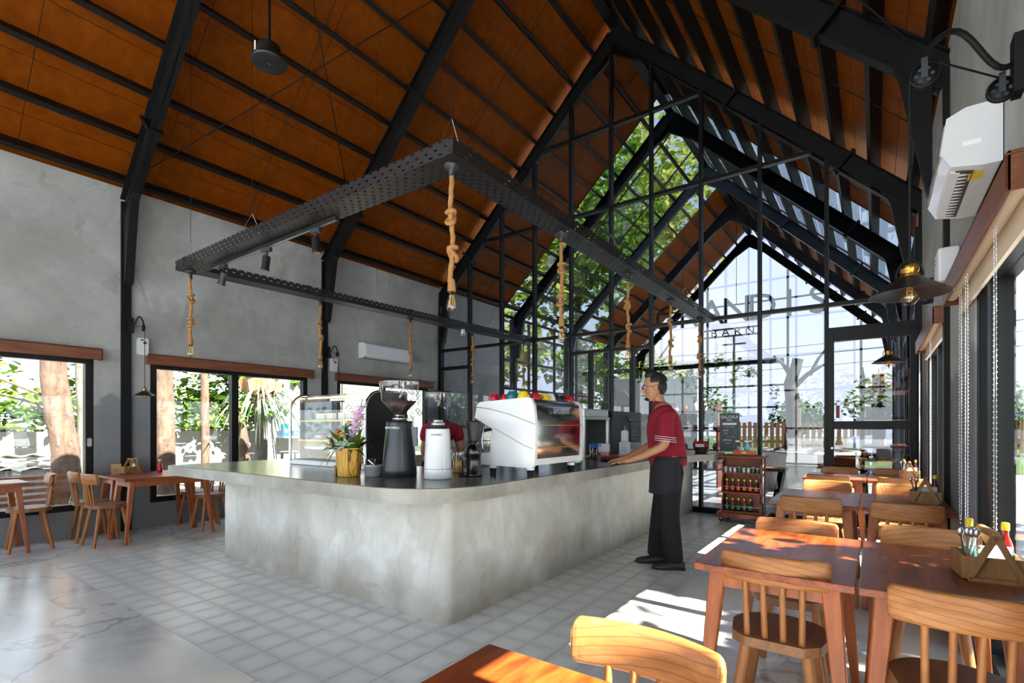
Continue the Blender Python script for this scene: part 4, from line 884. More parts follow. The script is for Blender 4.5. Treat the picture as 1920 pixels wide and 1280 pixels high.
# back-bar equipment
r = thing('steel_shelf', 'stainless steel shelf stand behind the espresso machine', 'shelf', (-3.06, 5.75, 0))
for z in (.45, 1.34): MB().box(-.25,.25,-.35,.35,z,z+.03).build('shelf_board', M['brushed'], r)
for x in (-.23,.23):
    for y in (-.33,.33): MB().box(x-.016,x+.016,y-.016,y+.016,0,1.34).build('post', M['brushed'], r)
MB().box(-.24,-.225,-.33,.33,.5,1.34).build('back_plate', M['brushed'], r)
r = thing('countertop_oven', 'dark oven with vented top behind the bar', 'oven', (-3.12, 6.72, 0)); MB().box(-.3,.3,-.5,.5,.86,1.46).build('oven_body', M['dark'], r, .01, 2); MB().box(-.3,.3,-.5,.5,.82,.86).build('oven_shelf', M['brushed'], r)
for x in (-.27,.27):
    for y in (-.47,.47): MB().box(x-.02,x+.02,y-.02,y+.02,0,.82).build('stand_leg', M['brushed'], r)
for k in range(6): MB().box(.3,.306,.05,.35,1.06+.055*k,1.085+.055*k).build('vent_slat', M['gunmetal'], r)
for k in range(3): MB().box(-.02+.1*k,.04+.1*k,-.506,-.5,1.36,1.42).build('control_knob', M['brushed'], r)
MB().tube([(.31,-.1,1.40),(.33,0,1.30),(.33,.03,1.1),(.31,.05,.95)], .008, 6).build('cable', M['rubber'], r)
r = thing('steel_oven_cabinet', 'stainless cabinet with grey panel standing on the shelf stand', 'oven', (-3.06, 5.75, 1.37)); MB().box(-.24,.24,-.33,.33,0,.10).build('cabinet_body', M['brushed'], r, .006, 1); MB().box(.24,.245,-.28,.28,.02,.08).build('control_strip', M['silverp'], r)
def stack(name, x, y, z, prof, n, dz, m, lab, cat):
    for k in range(n):
        r = thing(name, lab % ('bottom' if k == 0 else 'topmost' if k == n-1 else ('second','third','fourth','fifth','sixth','seventh')[k-1]+' from bottom'), cat, (x, y, z+k*dz)); MB().lathe(prof, 20).build('dish', M[m], r); MB().lathe([(prof[0][0],-.002),(prof[0][0],.003)], 16, caps=False).build('foot_ring', M[m], r)
stack('bowl', -2.62, 5.52, ZC+.03, [(.035,.002),(.065,.03),(.075,.05),(.071,.05),(.06,.03),(0,.008)], 6, .016, 'white', 'white bowl in the stack by the blue-lidded jar, %s', 'bowl')
tag(MB().prism(rrect(-2.74,-2.5,5.38,5.68,.02), ZC, ZC+.028, 'z').build('serving_tray', M['red'], None, .004, 1), 'red tray under the stack of white bowls', 'tray')
stack('plate', -2.6, 6.42, ZC+.085, [(.05,.002),(.1,.012),(.105,.014),(.05,.006),(0,.006)], 6, .01, 'white', 'white plate in the pile on the clear box, %s', 'plate'); stack('plate', -2.45, 6.72, ZC, [(.05,.002),(.1,.012),(.105,.014),(.05,.006),(0,.006)], 6, .011, 'pinkc', 'pink rimmed plate in the pile beside the server, %s', 'plate')
r = thing('storage_box', 'pale translucent plastic box under the white plates', 'box', (-2.6, 6.42, ZC)); MB().prism(rrect(-.13,.13,-.16,.16,.02), 0, .078, 'z').build('box_body', plain('pale_lilac_plastic', lin(206,208,232), .3), r, .006, 2); MB().prism(rrect(-.135,.135,-.165,.165,.02), .078, .085, 'z').build('lid', M['white'], r)
r = thing('napkin_dispenser', 'white square tower dispenser with pump top beside the bowls', 'dispenser', (-2.55, 5.98, ZC)); MB().box(-.075,.075,-.075,.075,0,.012).build('base_plate', M['white'], r); MB().box(-.055,.055,-.055,.055,.012,.17).build('lower_block', M['white'], r, .006, 2); MB().box(-.036,.036,-.036,.036,.17,.31).build('neck_block', M['white'], r, .006, 2); MB().lathe([(.02,.31),(.02,.33),(.008,.335),(.008,.37)], 12).build('pump', M['brushed'], r); MB().box(-.045,.012,-.007,.007,.365,.378).build('nozzle', M['dark'], r)
r = thing('cold_brew_jar', 'dark jar with bright blue lid beside the espresso machine', 'jar', (-2.56, 5.14, ZC)); MB().lathe([(.045,0),(.047,.006),(.047,.13),(.04,.14)], 18).build('jar_body', M['soy'], r); MB().lathe([(.05,.13),(.05,.165),(.03,.175),(0,.18)], 18).build('lid', M['bluep'], r); MB().box(.03,.085,-.012,.012,.145,.163).build('lid_lip', M['bluep'], r)
for k, (x, y) in enumerate(((-2.66,2.98),(-2.56,3.02),(-2.70,3.10))):
    r = thing('snack_jar', 'glass jar of snacks behind the white grinder, %s of three' % ('leftmost','rightmost','rearmost')[k], 'jar', (x, y, ZC)); MB().lathe([(.045,0),(.048,.006),(.048,.12),(.038,.135),(.038,.145)], 16, caps=False).build('jar_glass', M['clear'], r); MB().lathe([(.042,.004),(.043,.01),(.043,.10),(0,.108)], 14).build('snacks', M['sponge'], r); MB().lathe([(.04,.14),(.04,.16)], 16).build('lid', M['clear'], r)
r = thing('serving_tray', 'dark round serving tray under the waiter hand', 'tray', (-2.24, 5.02, ZC)); MB().lathe([(.15,.0),(.17,.012),(.185,.022),(.181,.022),(.15,.006),(0,.006)], 32).build('tray_dish', M['dark'], r); MB().lathe([(.186,.02),(.186,.025)], 32, caps=False).build('rim', M['greysteel'], r)
r = thing('menu_basket', 'dark woven basket holding menus at the far bar end', 'basket', (-1.98, 7.30, ZC)); MB().lathe([(.07,0),(.10,.075),(.105,.08),(.098,.08),(.066,.008),(0,.008)], 16, RZ(0) @ Matrix.Diagonal((1,1.3,1,1))).build('basket_weave', plain('brown_wicker', lin(66,44,34), .8, 0, .4), r)
for k in range(3): r2 = thing('menu_booklet', 'red bound menu standing in the woven basket, %s' % ('front','middle','back')[k], 'menu', (-1.98, 7.27+.03*k, ZC+.01)); Mx = RX(.25-.12*k); MB().box(-.07,.07,-.004,.004,0,.15,Mx).build('cover', M['red'], r2); MB().box(-.06,.06,-.0052,-.0042,.01,.115,Mx).build('page', M['paper'], r2)
r = thing('tip_box', 'small pale box with green bottle at the bar end', 'box', (-2.15, 6.75, ZC)); MB().box(-.04,.04,-.06,.06,0,.04).build('carton', M['paper'], r, .004, 1); MB().lathe([(.018,.04),(.018,.075),(.01,.085)], 12).build('green_cap', M['green'], r)
# flat poster against the gable glass
r = thing('festival_poster', 'grey standing poster reading SALOKA FEST behind the sauce cart', 'poster', (-1.66, 7.56, .90)); MB().box(-.13,.13,0,.006,0,.54).build('poster_board', plain('slate_poster', lin(84,86,92), .6), r)
def lt(s, size, x, z, m='paper'): lettering(s, size, T(x,-.001,z) @ RX(PI/2), M[m], r)
lt('SALOKA', .062, 0, .485); lt('FEST', .034, 0, .44); MB().prism(rrect(-.095,.095,.375,.405,.014), -.0012, -.0004, 'y').build('pill_print', M['paper'], r); lt('MAY 21 - JUNE 09', .017, 0, .345); lt('MAY 1 - JUNE 01', .015, .02, .21); lt('pshitoa', .04, -.03, .165); lt('family', .03, -.05, .30); lt('party', .024, -.05, .26); lt('lebaran', .02, -.02, .12)
MB().box(.045,.10,-.0012,-.0004,.285,.315).build('green_print', M['green'], r); MB().box(.045,.10,-.0012,-.0004,.245,.275).build('green_print', M['green'], r)
# ------------------------------------------------------------------ sauce cart
r = thing('sauce_cart', 'brown wooden wheeled cart with shelves of sauce bottles', 'cart', (-1.41, 7.22, 0)); a, d = .24, .17
MB().box(-a-.03,a+.03,-d-.03,d+.03,.845,.87).build('top_board', M['cart'], r, .006, 2); MB().box(-a-.06,a+.06,-d-.05,d+.05,.06,.13).build('base_board', M['cart'], r, .012, 2)
MB().box(-a,-a+.02,-d+.06,d,.13,.845).build('side_panel', M['cart'], r); MB().box(a-.02,a,-d+.06,d,.13,.25).build('side_panel', M['cart'], r); MB().box(-a+.02,a-.02,-d+.12,-d+.135,.13,.845).build('back_panel', M['cart'], r); MB().box(a-.02,a,d-.03,d,.13,.845).build('corner_post', M['cart'], r)
for x in (-a, a-.02): MB().prism([(-d+.12,.13),(-d-.0,.13),(-d-.0,.26),(-d+.06,.36),(-d+.0,.40),(-d+.0,.52),(-d+.06,.60),(-d+.02,.66),(-d+.02,.76),(-d+.12,.845)], x, x+.02, 'x').build('shaped_side', M['cart'], r)
for z in (.15, .40, .655): MB().box(-a+.02,a-.02,-d-.01,-d+.12,z-.02,z).build('shelf', M['cart'], r); MB().cyl((-a+.02,-d-.005,z+.065),(a-.02,-d-.005,z+.065),.004,n=8).build('guard_rail', M['brushed'], r)
for z in (.36, .62): MB().box(a-.10,a-.0,-d+.14,d-.03,z-.015,z).build('side_shelf', M['cart'], r)
for x in (-a,a):
    for y in (-d,d): MB().lathe([(.026,-.01),(.03,-.008),(.03,.008),(.026,.01)], 16, T(x,y,.03) @ RX(PI/2)).build('caster', M['rubber'], r); MB().box(x-.012,x+.012,y-.013,y+.013,.03,.062).build('caster_fork', M['brushed'], r)
cx, cy = -1.41, 7.22
O6 = ('leftmost','second from left','third from left','fourth from left','fifth from left','rightmost')
for k in range(6): sauce('sauce_bottle', cx-.185+k*.072, cy-d+.055, .40, 'sauce bottle with orange label on middle cart shelf, '+O6[k], .165, .024, M['sauce'] if k % 2 == 0 else M['soy'], 'yellow', 'orange', 'bottles on the sauce cart')
for k in range(5): sauce('sauce_bottle', cx-.185+k*.072, cy-d+.055, .15, 'sauce bottle with white label on bottom cart shelf, '+O6[k], .165, .024, M['sauce'] if k % 2 else M['soy'], 'yellow', 'green', 'bottles on the sauce cart')
for k in range(8):
    r = thing('shaker', 'small %s shaker on top cart shelf, %s' % (('white','white','white','green','white','white','clear','green')[k], ('leftmost','second','third','fourth','fifth','sixth','seventh','rightmost')[k]), 'shaker', (cx-.195+k*.055, cy-d+.05, .655)); h = .06 if k % 3 else .075
    MB().lathe([(.018,0),(.02,.004),(.02,h*.7),(.014,h*.8)], 12).build('shaker_body', M[('white','white','white','green','white','white','clear','green')[k]], r); MB().lathe([(.015,h*.78),(.015,h*.95),(.01,h)], 12).build('shaker_cap', M['white'], r)
r = thing('serving_tray', 'black tray lying on the sauce cart', 'tray', (cx-.03, cy-.03, .87)); MB().prism(rrect(-.19,.19,-.12,.12,.03), 0, .012, 'z').build('tray_dish', M['dark'], r, .004, 1); MB().prism(rrect(-.18,.18,-.11,.11,.03), .012, .014, 'z').build('tray_mat', M['rubber'], r)
r = thing('orange_caddy', 'orange plastic tray on the sauce cart holding spray bottles', 'tray', (cx+.02, cy-.04, .884)); MB().prism(rrect(-.13,.13,-.07,.07,.015), 0, .055, 'z').build('tub', M['orange'], r, .004, 1); MB().box(-.02,.03,-.0715,-.0705,.02,.035).build('label', M['paper'], r)
for k, x in enumerate((-.06, .05)):
    r = thing('spray_bottle', ('clear spray bottle standing in the orange tray, left','blue liquid spray bottle standing in the orange tray, right')[k], 'bottle', (cx+x, cy-.04, .939)); MB().lathe([(.03,0),(.034,.006),(.034,.06),(.014,.09),(.012,.11)], 14).build('bottle_body', plain('blue_cleaner', lin(90,190,224), .15) if k else M['clear'], r); MB().box(-.03,.02,-.01,.01,.108,.13).build('trigger_head', M['white'], r)
r = thing('pink_pouch', 'bright pink pouch on the side shelf of the cart', 'pouch', (cx+a-.05, cy+.02, .36)); MB().ell((0,0,.045), .045, .08, .045).build('pouch_bag', plain('magenta_plastic', lin(206,50,120), .4), r); MB().ell((0,0,.09), .015, .03, .015).build('pouch_tie', M['pinkc'], r)
# ------------------------------------------------------------------ outside
tag(MB().box(-40, 40, 19.2, 80, -.06, -.045).build('far_lawn', M['grass']), 'lawn and drive of the far yard beyond the open gable', 'lawn')
g = MB(); g.box(-60, 60, -50, 90, -.25, -.06); struct(g.build('ground', M['pave']))
tag(MB().box(-20, XL-.3, -12, 26, -.06, -.03).build('planting_bed', plain('garden_soil', lin(140,134,126), .95, 0, .3)), 'strip of pale dry ground outside the left windows', 'ground')
M['roofleaf'] = leaf_mat('leaf_painted_sunlit', lin(104,128,52), lin(190,188,86), .5)  # leaf colour lightened to carry bright sun and hazy glass
def leafv(m, p, d, L, w, up):
    s = d.cross(up)
    if s.length < .01: s = Vector((1,0,0))
    s.normalize(); n = s.cross(d); f = n*(.12*L)
    a, b2, c, e = p, p+d*L*.3+s*w+f, p+d*L*.7+s*w*.8+f*.6, p+d*L-f*.5
    m.add([a, b2, c, e, p+d*L*.7-s*w*.8+f*.6, p+d*L*.3-s*w+f], [[0,1,2,3],[0,3,4,5]])
def leaves(m, c, rx, ry, rz, n, L, shell=.45, seed=1):
    R = random.Random(seed)
    for k in range(n):
        u = R.uniform(-1,1); a = R.uniform(0,2*PI); q = (shell+(1-shell)*R.random())
        h = math.sqrt(1-u*u); p = Vector((c[0]+rx*q*h*math.cos(a), c[1]+ry*q*h*math.sin(a), c[2]+rz*q*u))
        d = Vector((R.uniform(-1,1), R.uniform(-1,1), R.uniform(-.9,.5))).normalized(); l = L*R.uniform(.6,1.25); leafv(m, p, d, l, l*.36, Vector((R.uniform(-.5,.5), R.uniform(-.5,.5), 1)))
def tree(name, label, base, path, r0, r1, clusters, L, mat='leaf', bark='bark', branches=(), group=None):
    r = thing(name, label, 'tree', base, 0, group); n = len(path)
    pts = []
    for i in range(n-1):
        for k in range(5): t = k/5; pts.append(Vector(path[i]).lerp(Vector(path[i+1]), t)+Vector((random.uniform(-.01,.01), random.uniform(-.01,.01), 0)))
    pts.append(Vector(path[-1])); N = len(pts)
    MB().tube(pts, [(r0+(r1-r0)*i/(N-1))*(1+random.uniform(-.04,.04))*(1.35 if i == 0 else 1) for i in range(N)], 14).build('trunk', M[bark], r)
    for p, q, w in branches: MB().tube([p, tuple((Vector(p)+Vector(q))/2+Vector((0,0,.06))), q], [w, w*.7, w*.4], 7).build('branch', M[bark], r)
    if clusters:
        m = MB()
        for i, (c, rr, cnt) in enumerate(clusters): leaves(m, c, rr[0], rr[1], rr[2], cnt, L, .25, hash((name, label, i)) % 9999 if False else i*17+len(label))
        stuff(m.build('foliage', M[mat], r, fix=False))
    return r
LEFT0 = set(bpy.data.objects)
# precast panel wall behind the left windows
wl = thing('boundary_wall', 'white concrete panel wall behind the trees outside left windows', 'wall', (-10.6, 0, 0))
pm = MB().box(-.03,.03,-.595,.595,-.116,.116).mesh('wall_panel'); pm.materials.append(M['block'])
for i in range(12):
    for j in range(5):
        o = bpy.data.objects.new('wall_panel', pm); C.objects.link(o); o.parent = wl; o.location = (random.uniform(-.006,.006), -4.4+i*1.2, .09+j*.24)
    MB().box(-.05,.05,-5.0-.04+i*1.2,-5.0+.04+i*1.2,0,1.26).build('post', M['block'], wl)
MB().box(-.05,.05,-5.0,9.4,1.205,1.235).build('wall_coping', M['block'], wl)
tree('leaning_tree', 'thick pale trunk leaning outside the big left window', (-8.95,1.98,0), [(0,.12,0),(.0,.06,.9),(0,-.04,1.7),(0,-.10,2.8),(-.1,-.2,4.2)], .165, .125, [((-1.0,-.9,1.9),(.6,.8,.5),330),((-.9,.6,1.9),(.4,.45,.6),170),((-1.2,-1.5,1.45),(.7,1.1,.45),420)], .15, 'leaf', 'bark', [((0,.0,1.35),(-.7,-.5,1.7),.028),((0,-.04,1.6),(-.8,-.9,2.0),.024)])
tree('slender_tree', 'thin grey trunk at right edge of the big left window', (-9.4,2.36,0), [(0,0,0),(.02,.0,1.5),(0,-.04,3.0),(0,0,4.2)], .105, .08, [((-.6,.4,1.7),(.4,.4,.5),60)], .14, 'leaf', 'palebark')
tree('straight_tree', 'mottled trunk at left of the middle window', (-8.95,3.26,0), [(0,0,0),(0,-.03,1.5),(.0,-.06,3.0),(0,0,4.2)], .135, .115, [((-.9,.1,1.9),(.3,.4,.5),60)], .14)
tree('slender_tree', 'thin brown trunk in the middle window pane', (-9.1,3.88,0), [(0,0,0),(0,-.01,1.5),(0,-.02,3.0),(0,0,4.2)], .066, .056, [((-.4,-.2,3.2),(.4,.4,.4),40)], .14)
tree('branching_tree', 'leafy forked tree against the wall in the middle window', (-10.1,5.05,0), [(0,0,0),(.05,-.1,1.2),(0,-.25,1.9),(-.1,-.3,3.2)], .11, .06, [((-.1,-.7,1.75),(.5,.8,.5),380),((0,.2,1.65),(.5,.8,.45),340),((.1,-.2,2.4),(.6,1.4,.5),400)], .16, 'leaf', 'bark', [((.05,-.1,1.2),(.1,-.9,1.75),.035),((.05,-.1,1.25),(.1,.6,1.8),.035)])
for k, (x, y, rr, n) in enumerate(((-12.2,-.3,(.9,1.7,.75),1000),(-12.6,2.6,(.9,1.7,.8),900),(-12.4,5.6,(.9,1.7,.8),900))):
    r = thing('hedge_bush', 'leafy bush behind the panel wall, %s' % ('left of the leaning trunk','between the slender trunks','behind the forked tree')[k], 'bush', (x, y, 0)); m = MB(); leaves(m, (0,0,1.35), rr[0], rr[1], rr[2], n, .17, .3, 50+k); stuff(m.build('foliage', M['leaf'], r, fix=False)); MB().tube([(0,0,0),(0,0,.7),(.1,.1,1.3)], [.06,.05,.02], 7).build('stem', M['bark'], r)
# corrugated sheets and slats at lower left
r = thing('corrugated_sheet_stack', 'curved corrugated roofing sheets stacked low outside the big left window', 'roofing sheets', (-9.3, 1.35, 0))
for k in range(3):
    m = MB(); vs = []; n = 24
    for i in range(n+1):
        for j in (0, 1): vs.append((-.35+.7*j, -.9+1.5*i/n, .70+.06*k+.018*math.sin(i*1.6)+.03*k*j))
    m.add(vs, [[2*i,2*i+1,2*i+3,2*i+2] for i in range(n)], True); o = m.build('sheet', plain('pale_roof_sheet', lin(186,178,170), .7, 0, .2), r); s_ = o.modifiers.new('t', 'SOLIDIFY'); s_.thickness = .008
MB().box(-.3,.3,-.85,.55,0,.68).build('crate', M['block'], r)
r = thing('slatted_bench', 'brown wooden slatted bench below the big left window', 'bench', (-8.25, 1.15, 0))
for k in range(5): MB().box(-.02,.02,-.7,.75,.30+.075*k,.345+.075*k).build('slat', M['valance'], r)
for y in (-.6,.6): MB().box(-.05,-.02,y-.03,y+.03,0,.68).build('post', M['valance'], r)
r = thing('grass_tuft', 'tuft of green grass at the foot of the leaning trunk', 'grass', (-8.55, 1.98, -.03)); m = MB(); m2 = MB()
for k in range(50): a = random.uniform(0,6.3); blade(m if k < 40 else m2, (random.uniform(-.1,.1), random.uniform(-.3,.35), 0), (math.cos(a)*.4, math.sin(a)*.4, 1), random.uniform(.35,.6), .008, .25)
stuff(m.build('blades', M['vine'], r, fix=False)); m2.build('seed_stalks', M['fern'], r)
# staghorn fern on a post, utility wall with shelf
r = thing('staghorn_fern', 'staghorn fern with long drooping fronds on a wooden post', 'fern', (-8.75, 4.62, 0))
MB().tube([(0,0,0),(0.01,.01,.9),(0,0,1.75)], [.10,.105,.10], 12).build('post', M['palebark'], r); MB().lathe([(.12,1.62),(.22,1.80),(.26,1.98),(.24,2.08)], 14, caps=False).build('root_mass', M['bark'], r)
for k in range(9):
    a = k*.7; m = MB(); p = Vector((.2*math.cos(a), .24*math.sin(a), 1.78)); 
    e = Vector((math.cos(a), math.sin(a), 0)); s = Vector((-math.sin(a), math.cos(a), 0))
    m.add([p-s*.02, p+e*.06+s*.11+Vector((0,0,.1)), p+e*.1+s*.13+Vector((0,0,.24)), p+e*.08+Vector((0,0,.30)), p+e*.1-s*.13+Vector((0,0,.24)), p+e*.06-s*.11+Vector((0,0,.1))], [[0,1,2,3],[0,3,4,5]]); m.build('shield_frond', plain('dry_frond', lin(150,112,80), .8, 0, .3), r)
m = MB()
for k in range(70):
    a = random.uniform(0, 2*PI); el = random.uniform(-.1,.7); blade(m, (.2*math.cos(a), .22*math.sin(a), random.uniform(1.6,1.95)), (math.cos(a), math.sin(a), el), random.uniform(.45,.8), .016, random.uniform(.8,1.5), 8)
m.build('fronds', M['fern'], r)
r = thing('service_wall', 'pale rendered service wall outside the middle left window', 'wall', (-9.9, 6.7, 0)); MB().box(-.06,.06,-1.35,2.6,0,3.2).build('wall_face', M['render'], r); MB().box(.06,.40,-1.2,1.0,1.02,1.05).build('wall_shelf', M['block'], r); MB().tube([(.1,-1.3,2.4),(.1,-1.28,1.2),(.14,-1.2,.5)], .015, 6).build('drain_pipe', M['greysteel'], r)
for k, (y, z, h, m_, lab, w) in enumerate(((5.62,1.05,.26,'bluep','blue plastic carton standing on the outdoor shelf',.09),(5.82,1.05,.12,'bluep','small blue tub on the outdoor shelf',.07),(5.98,1.05,.10,'pinkc','pink packet on the outdoor shelf',.05),(6.16,1.05,.14,'green','green packet on the outdoor shelf',.05),(6.32,1.05,.16,'white','white bottle on the outdoor shelf',.05))):
    r = thing('shelf_package', lab, 'package', (-9.65, y, z)); MB().box(-w*.6,w*.6,-w,w,0,h).build('carton', M[m_], r, .01, 2); MB().box(w*.6,w*.6+.001,-w*.6,w*.6,h*.3,h*.6).build('print', M['white'], r)
r = thing('hanging_toy', 'pink yellow and blue hanging toy beside the fern', 'toy', (-9.2, 4.35, 1.15)); [MB().ell((0,0,.13-.065*k), .06, .06, .04).build(('pink_tier','yellow_tier','blue_tier')[k], M[('pinkc','yellow','bluep')[k]], r) for k in range(3)]; MB().cyl((0,0,.16),(0,0,1.0),.003,n=5).build('string', M['steel'], r)
r = thing('tool_box', 'reddish wooden box of small tools outside behind the bar', 'box', (-8.9, 5.6, .78)); MB().box(-.1,.1,-.14,.14,0,.06).build('tray', M['cart'], r); [MB().bar((0,-.1+.05*k,.05),(0.02,-.12+.06*k,.16),.02,.008).build('tool', M['gunmetal'], r) for k in range(5)]; MB().tube([(0,-.13,.06),(0,-.13,.22),(0,.05,.22),(0,.05,.06)], .008, 6).build('handle', M['cart'], r)
r = thing('work_table', 'low pale table outside carrying the tool box', 'table', (-8.9, 5.6, 0)); MB().box(-.25,.25,-.4,.4,.75,.78).build('table_top', M['block'], r); [MB().box(x-.02,x+.02,y-.02,y+.02,0,.75).build('leg', M['block'], r) for x in (-.22,.22) for y in (-.37,.37)]
r = thing('lattice_screen', 'white diagonal lattice screen outside the window behind the pastry case', 'lattice', (-9.0, 8.0, 1.5))
n = 26; h = 1.1; Ly = 3.2
for k in range(-6, n):
    for s in (1, -1):
        y0 = -1.5+k*.12; ya, za, yb, zb_ = y0, 0, y0+h, h
        ya2, yb2 = max(ya, -1.5), min(yb, -1.5+Ly)
        if yb2-ya2 < .05: continue
        p, q = (0, ya2, ya2-ya), (0, yb2, yb2-ya)
        if s < 0: p, q = (.02, p[1], h-p[2]), (.02, q[1], h-q[2])
        MB().bar(p, q, .03, .012, (1,0,0)).build('lattice_strip', M['block'], r)
for y in (-1.5, .1, 1.7): MB().box(-.03,.03,y-.03,y+.03,-1.5,1.15).build('post', M['palebark'], r)
# the garden strip lies well clear of the eaves
for o in [o for o in bpy.data.objects if o not in LEFT0 and o.parent is None]:
    o.location = (o.location.x*1.23, o.location.y*1.23, o.location.z*1.23-.28); o.scale = (1.23, 1.23, 1.23)
# ---- beyond the glazed gable
sg = thing('barn_sign', 'black cut-out letters GRANDIS BARN hung under the far gable', 'sign', (XC, 16.5, 0))
for k, ch in enumerate('GRANDIS'): lettering(ch, 1.12, T((k-3)*.715, 0, 4.78) @ RX(PI/2), M['steel'], sg, .02, 'letter')
for k, ch in enumerate('BARN'): lettering(ch, .36, T((k-1.5)*.345-.13, 0, 4.15) @ RX(PI/2), M['steel'], sg, .015, 'letter')
for z in (4.98, 4.26, 4.04): MB().box(-2.6 if z > 4.5 else -.95, 2.6 if z > 4.5 else .7, .02, .05, z-.025, z+.025).build('sign_bar', M['steel'], sg)
for x in (-2.2, 0, 2.2): MB().cyl((x,.035,4.98),(x,.035,7.44-.9646*abs(x)+.4), .012, n=6).build('hanger', M['steel'], sg)
fg = thing('entrance_posts', 'slim black posts and rails of the far open gable', 'steel frame', (XC, YE, 0))
for x in (-3.3,-1.35,1.15,3.1): MB().box(x-.035,x+.035,-.03,.03,0,7.44-.9646*abs(x)).build('post', M['steel'], fg)
for z in (2.62, 1.9): MB().box(-3.3,1.15,-.03,.03,z-.03,z+.03).build('rail', M['steel'], fg)
vb = thing('vine_beam', 'steel beam with trailing green vines across the entrance hall', 'vine', (XC, 12.6, 2.72)); MB().box(-3.2,1.8,-.05,.05,-.05,.05).build('beam', M['steel'], vb); m = MB()
R = random.Random(3)
for k in range(13): leaves(m, (-3.0+k*.34+R.uniform(-.1,.1), 0, R.uniform(-.28,.1)), .22, .15, R.uniform(.12,.35), 46, .11, .2, 80+k)
stuff(m.build('vine_leaves', M['vine'], vb, fix=False))
mu = thing('mural_panels', 'pale concrete panels drawn with large leaf outlines beyond the gable', 'mural', (-5.3, 13.6, 0))
for k in range(4):
    x = -.9+k*.62; MB().box(x,x+.58,-.06,.06,0,2.62-.03*(k%2)).build('panel', M['render'], mu, .006, 1)
lm = plain('leaf_line_paint', lin(140,132,118), .8)
for (px, pz, a, L) in ((-.5,.9,.5,.7),(-.5,.9,1.2,.6),(-.4,1.5,1.7,.8),(.1,1.4,1.3,.9),(.3,.7,1.9,.6),(.9,.9,1.1,.8)):
    for s in (-1, 1): MB().tube([(px+math.cos(a)*L*t-math.sin(a)*s*.16*math.sin(PI*t), -.063, pz+math.sin(a)*L*t+math.cos(a)*s*.16*math.sin(PI*t)) for t in [i/10 for i in range(11)]], .008, 5).build('painted_line', lm, mu)
pt = thing('round_planter', 'round pale concrete planter ringed with stones in the courtyard', 'planter', (-1.05, 11.6, 0)); MB().lathe([(.78,0),(.80,.70),(.86,.72),(.86,.78),(.72,.78),(.70,.70),(0,.72)], 36).build('planter_wall', M['render'], pt)
for k in range(9): a = k*.7; MB().ell((.55*math.cos(a), .55*math.sin(a), .76), .13, .1, .07, 9, 6, RZ(0)).build('stone', M['palebark'], pt)
tree('courtyard_tree', 'grey-barked pruned tree growing from the round planter', (-1.35,11.6,.72), [(0,0,0),(.02,0,.8),(-.04,0,1.4),(.1,0,1.9)], .16, .10, [((-.3,0,1.2),(.15,.15,.25),30)], .08, 'leafdark', 'palebark', [((0,0,1.3),(.55,0,1.75),.06),((0,0,1.5),(-.35,.1,2.0),.05),((.3,0,1.55),(.6,.1,2.1),.04)])
r = thing('courtyard_bench', 'plank bench on black legs beside the round planter', 'bench', (-1.45, 9.6, 0)); MB().box(-.75,.25,-.22,.22,.50,.55).build('plank_top', M['caddy'], r, .006, 1)
for x in (-.6,.1): MB().prism([(x-.05,0),(x+.03,0),(x+.12,.5),(x+.04,.5)], -.18, .18, 'y').build('leg', M['steel'], r)
r = thing('merchandise_shelf', 'brown wooden shelf unit with goods beyond the gable glass', 'shelf', (-3.1, 11.0, 0))
for z in (.35,.75,1.15,1.55): MB().box(-.5,.5,-.18,.18,z,z+.03).build('shelf_board', M['cart'], r)
for x in (-.5,.47): MB().box(x,x+.03,-.18,.18,0,1.75).build('upright', M['cart'], r)
R = random.Random(5)
for z in (.38,.78,1.18,1.58):
    for k in range(5):
        col = R.choice(['orange','cream','sponge','red','white','teal']); q = thing('shelf_goods', 'small %s ornament on the brown shelf unit, %s row, %s' % ({'cream':'cream','sponge':'ochre'}.get(col, col), {.38:'lowest',.78:'second',1.18:'third',1.58:'top'}[z], ('leftmost','second','middle','fourth','rightmost')[k]), 'ornament', (-3.1-.4+.2*k, 11.0, z)); h = R.uniform(.1,.22); MB().lathe([(.03,0),(.05,h*.3),(.05,h*.6),(.025,h*.8)], 10).build('vessel', M[col], q); MB().lathe([(.027,h*.78),(.03,h)], 10).build('neck', M['sponge'], q)
r = thing('display_shelves', 'dark wall shelves seen through the glass door', 'shelf', (.12, 9.4, 0))
for z in (.55,.95,1.35,1.75): MB().box(-.3,.28,-.6,.6,z,z+.035).build('shelf_board', M['valance'], r)
for y in (-.58,.0,.58): MB().box(-.28,-.25,y-.02,y+.02,0,2.1).build('upright', M['steel'], r); MB().box(.25,.28,y-.02,y+.02,0,2.1).build('upright', M['steel'], r)
for k, (y, z, m_) in enumerate(((-.35,.985,'cream'),(-.1,.985,'cream'),(.2,.985,'cream'),(-.3,1.385,'leafp'),(.1,1.385,'dark'),(-.3,1.785,'sponge'),(0,1.785,'cream'))):
    M.setdefault('leafp', plain('dark_green_cloth', lin(50,80,50), .8)); q = thing('shelf_bag', '%s bag on the shelves behind the glass door, %s' % ({'cream':'cream','leafp':'green','dark':'black','sponge':'ochre'}[m_], ('middle row left','middle row centre','middle row right','upper row left','upper row right','top row left','top row right')[k]), 'bag', (.05, 9.4+y, z)); MB().box(-.08,.08,-.09,.09,0,.24).build('bag_body', M[m_], q, .02, 2); MB().tube([(0,-.05,.24),(0,-.04,.31),(0,.04,.31),(0,.05,.24)], .005, 6).build('bag_handle', M['rope'], q)
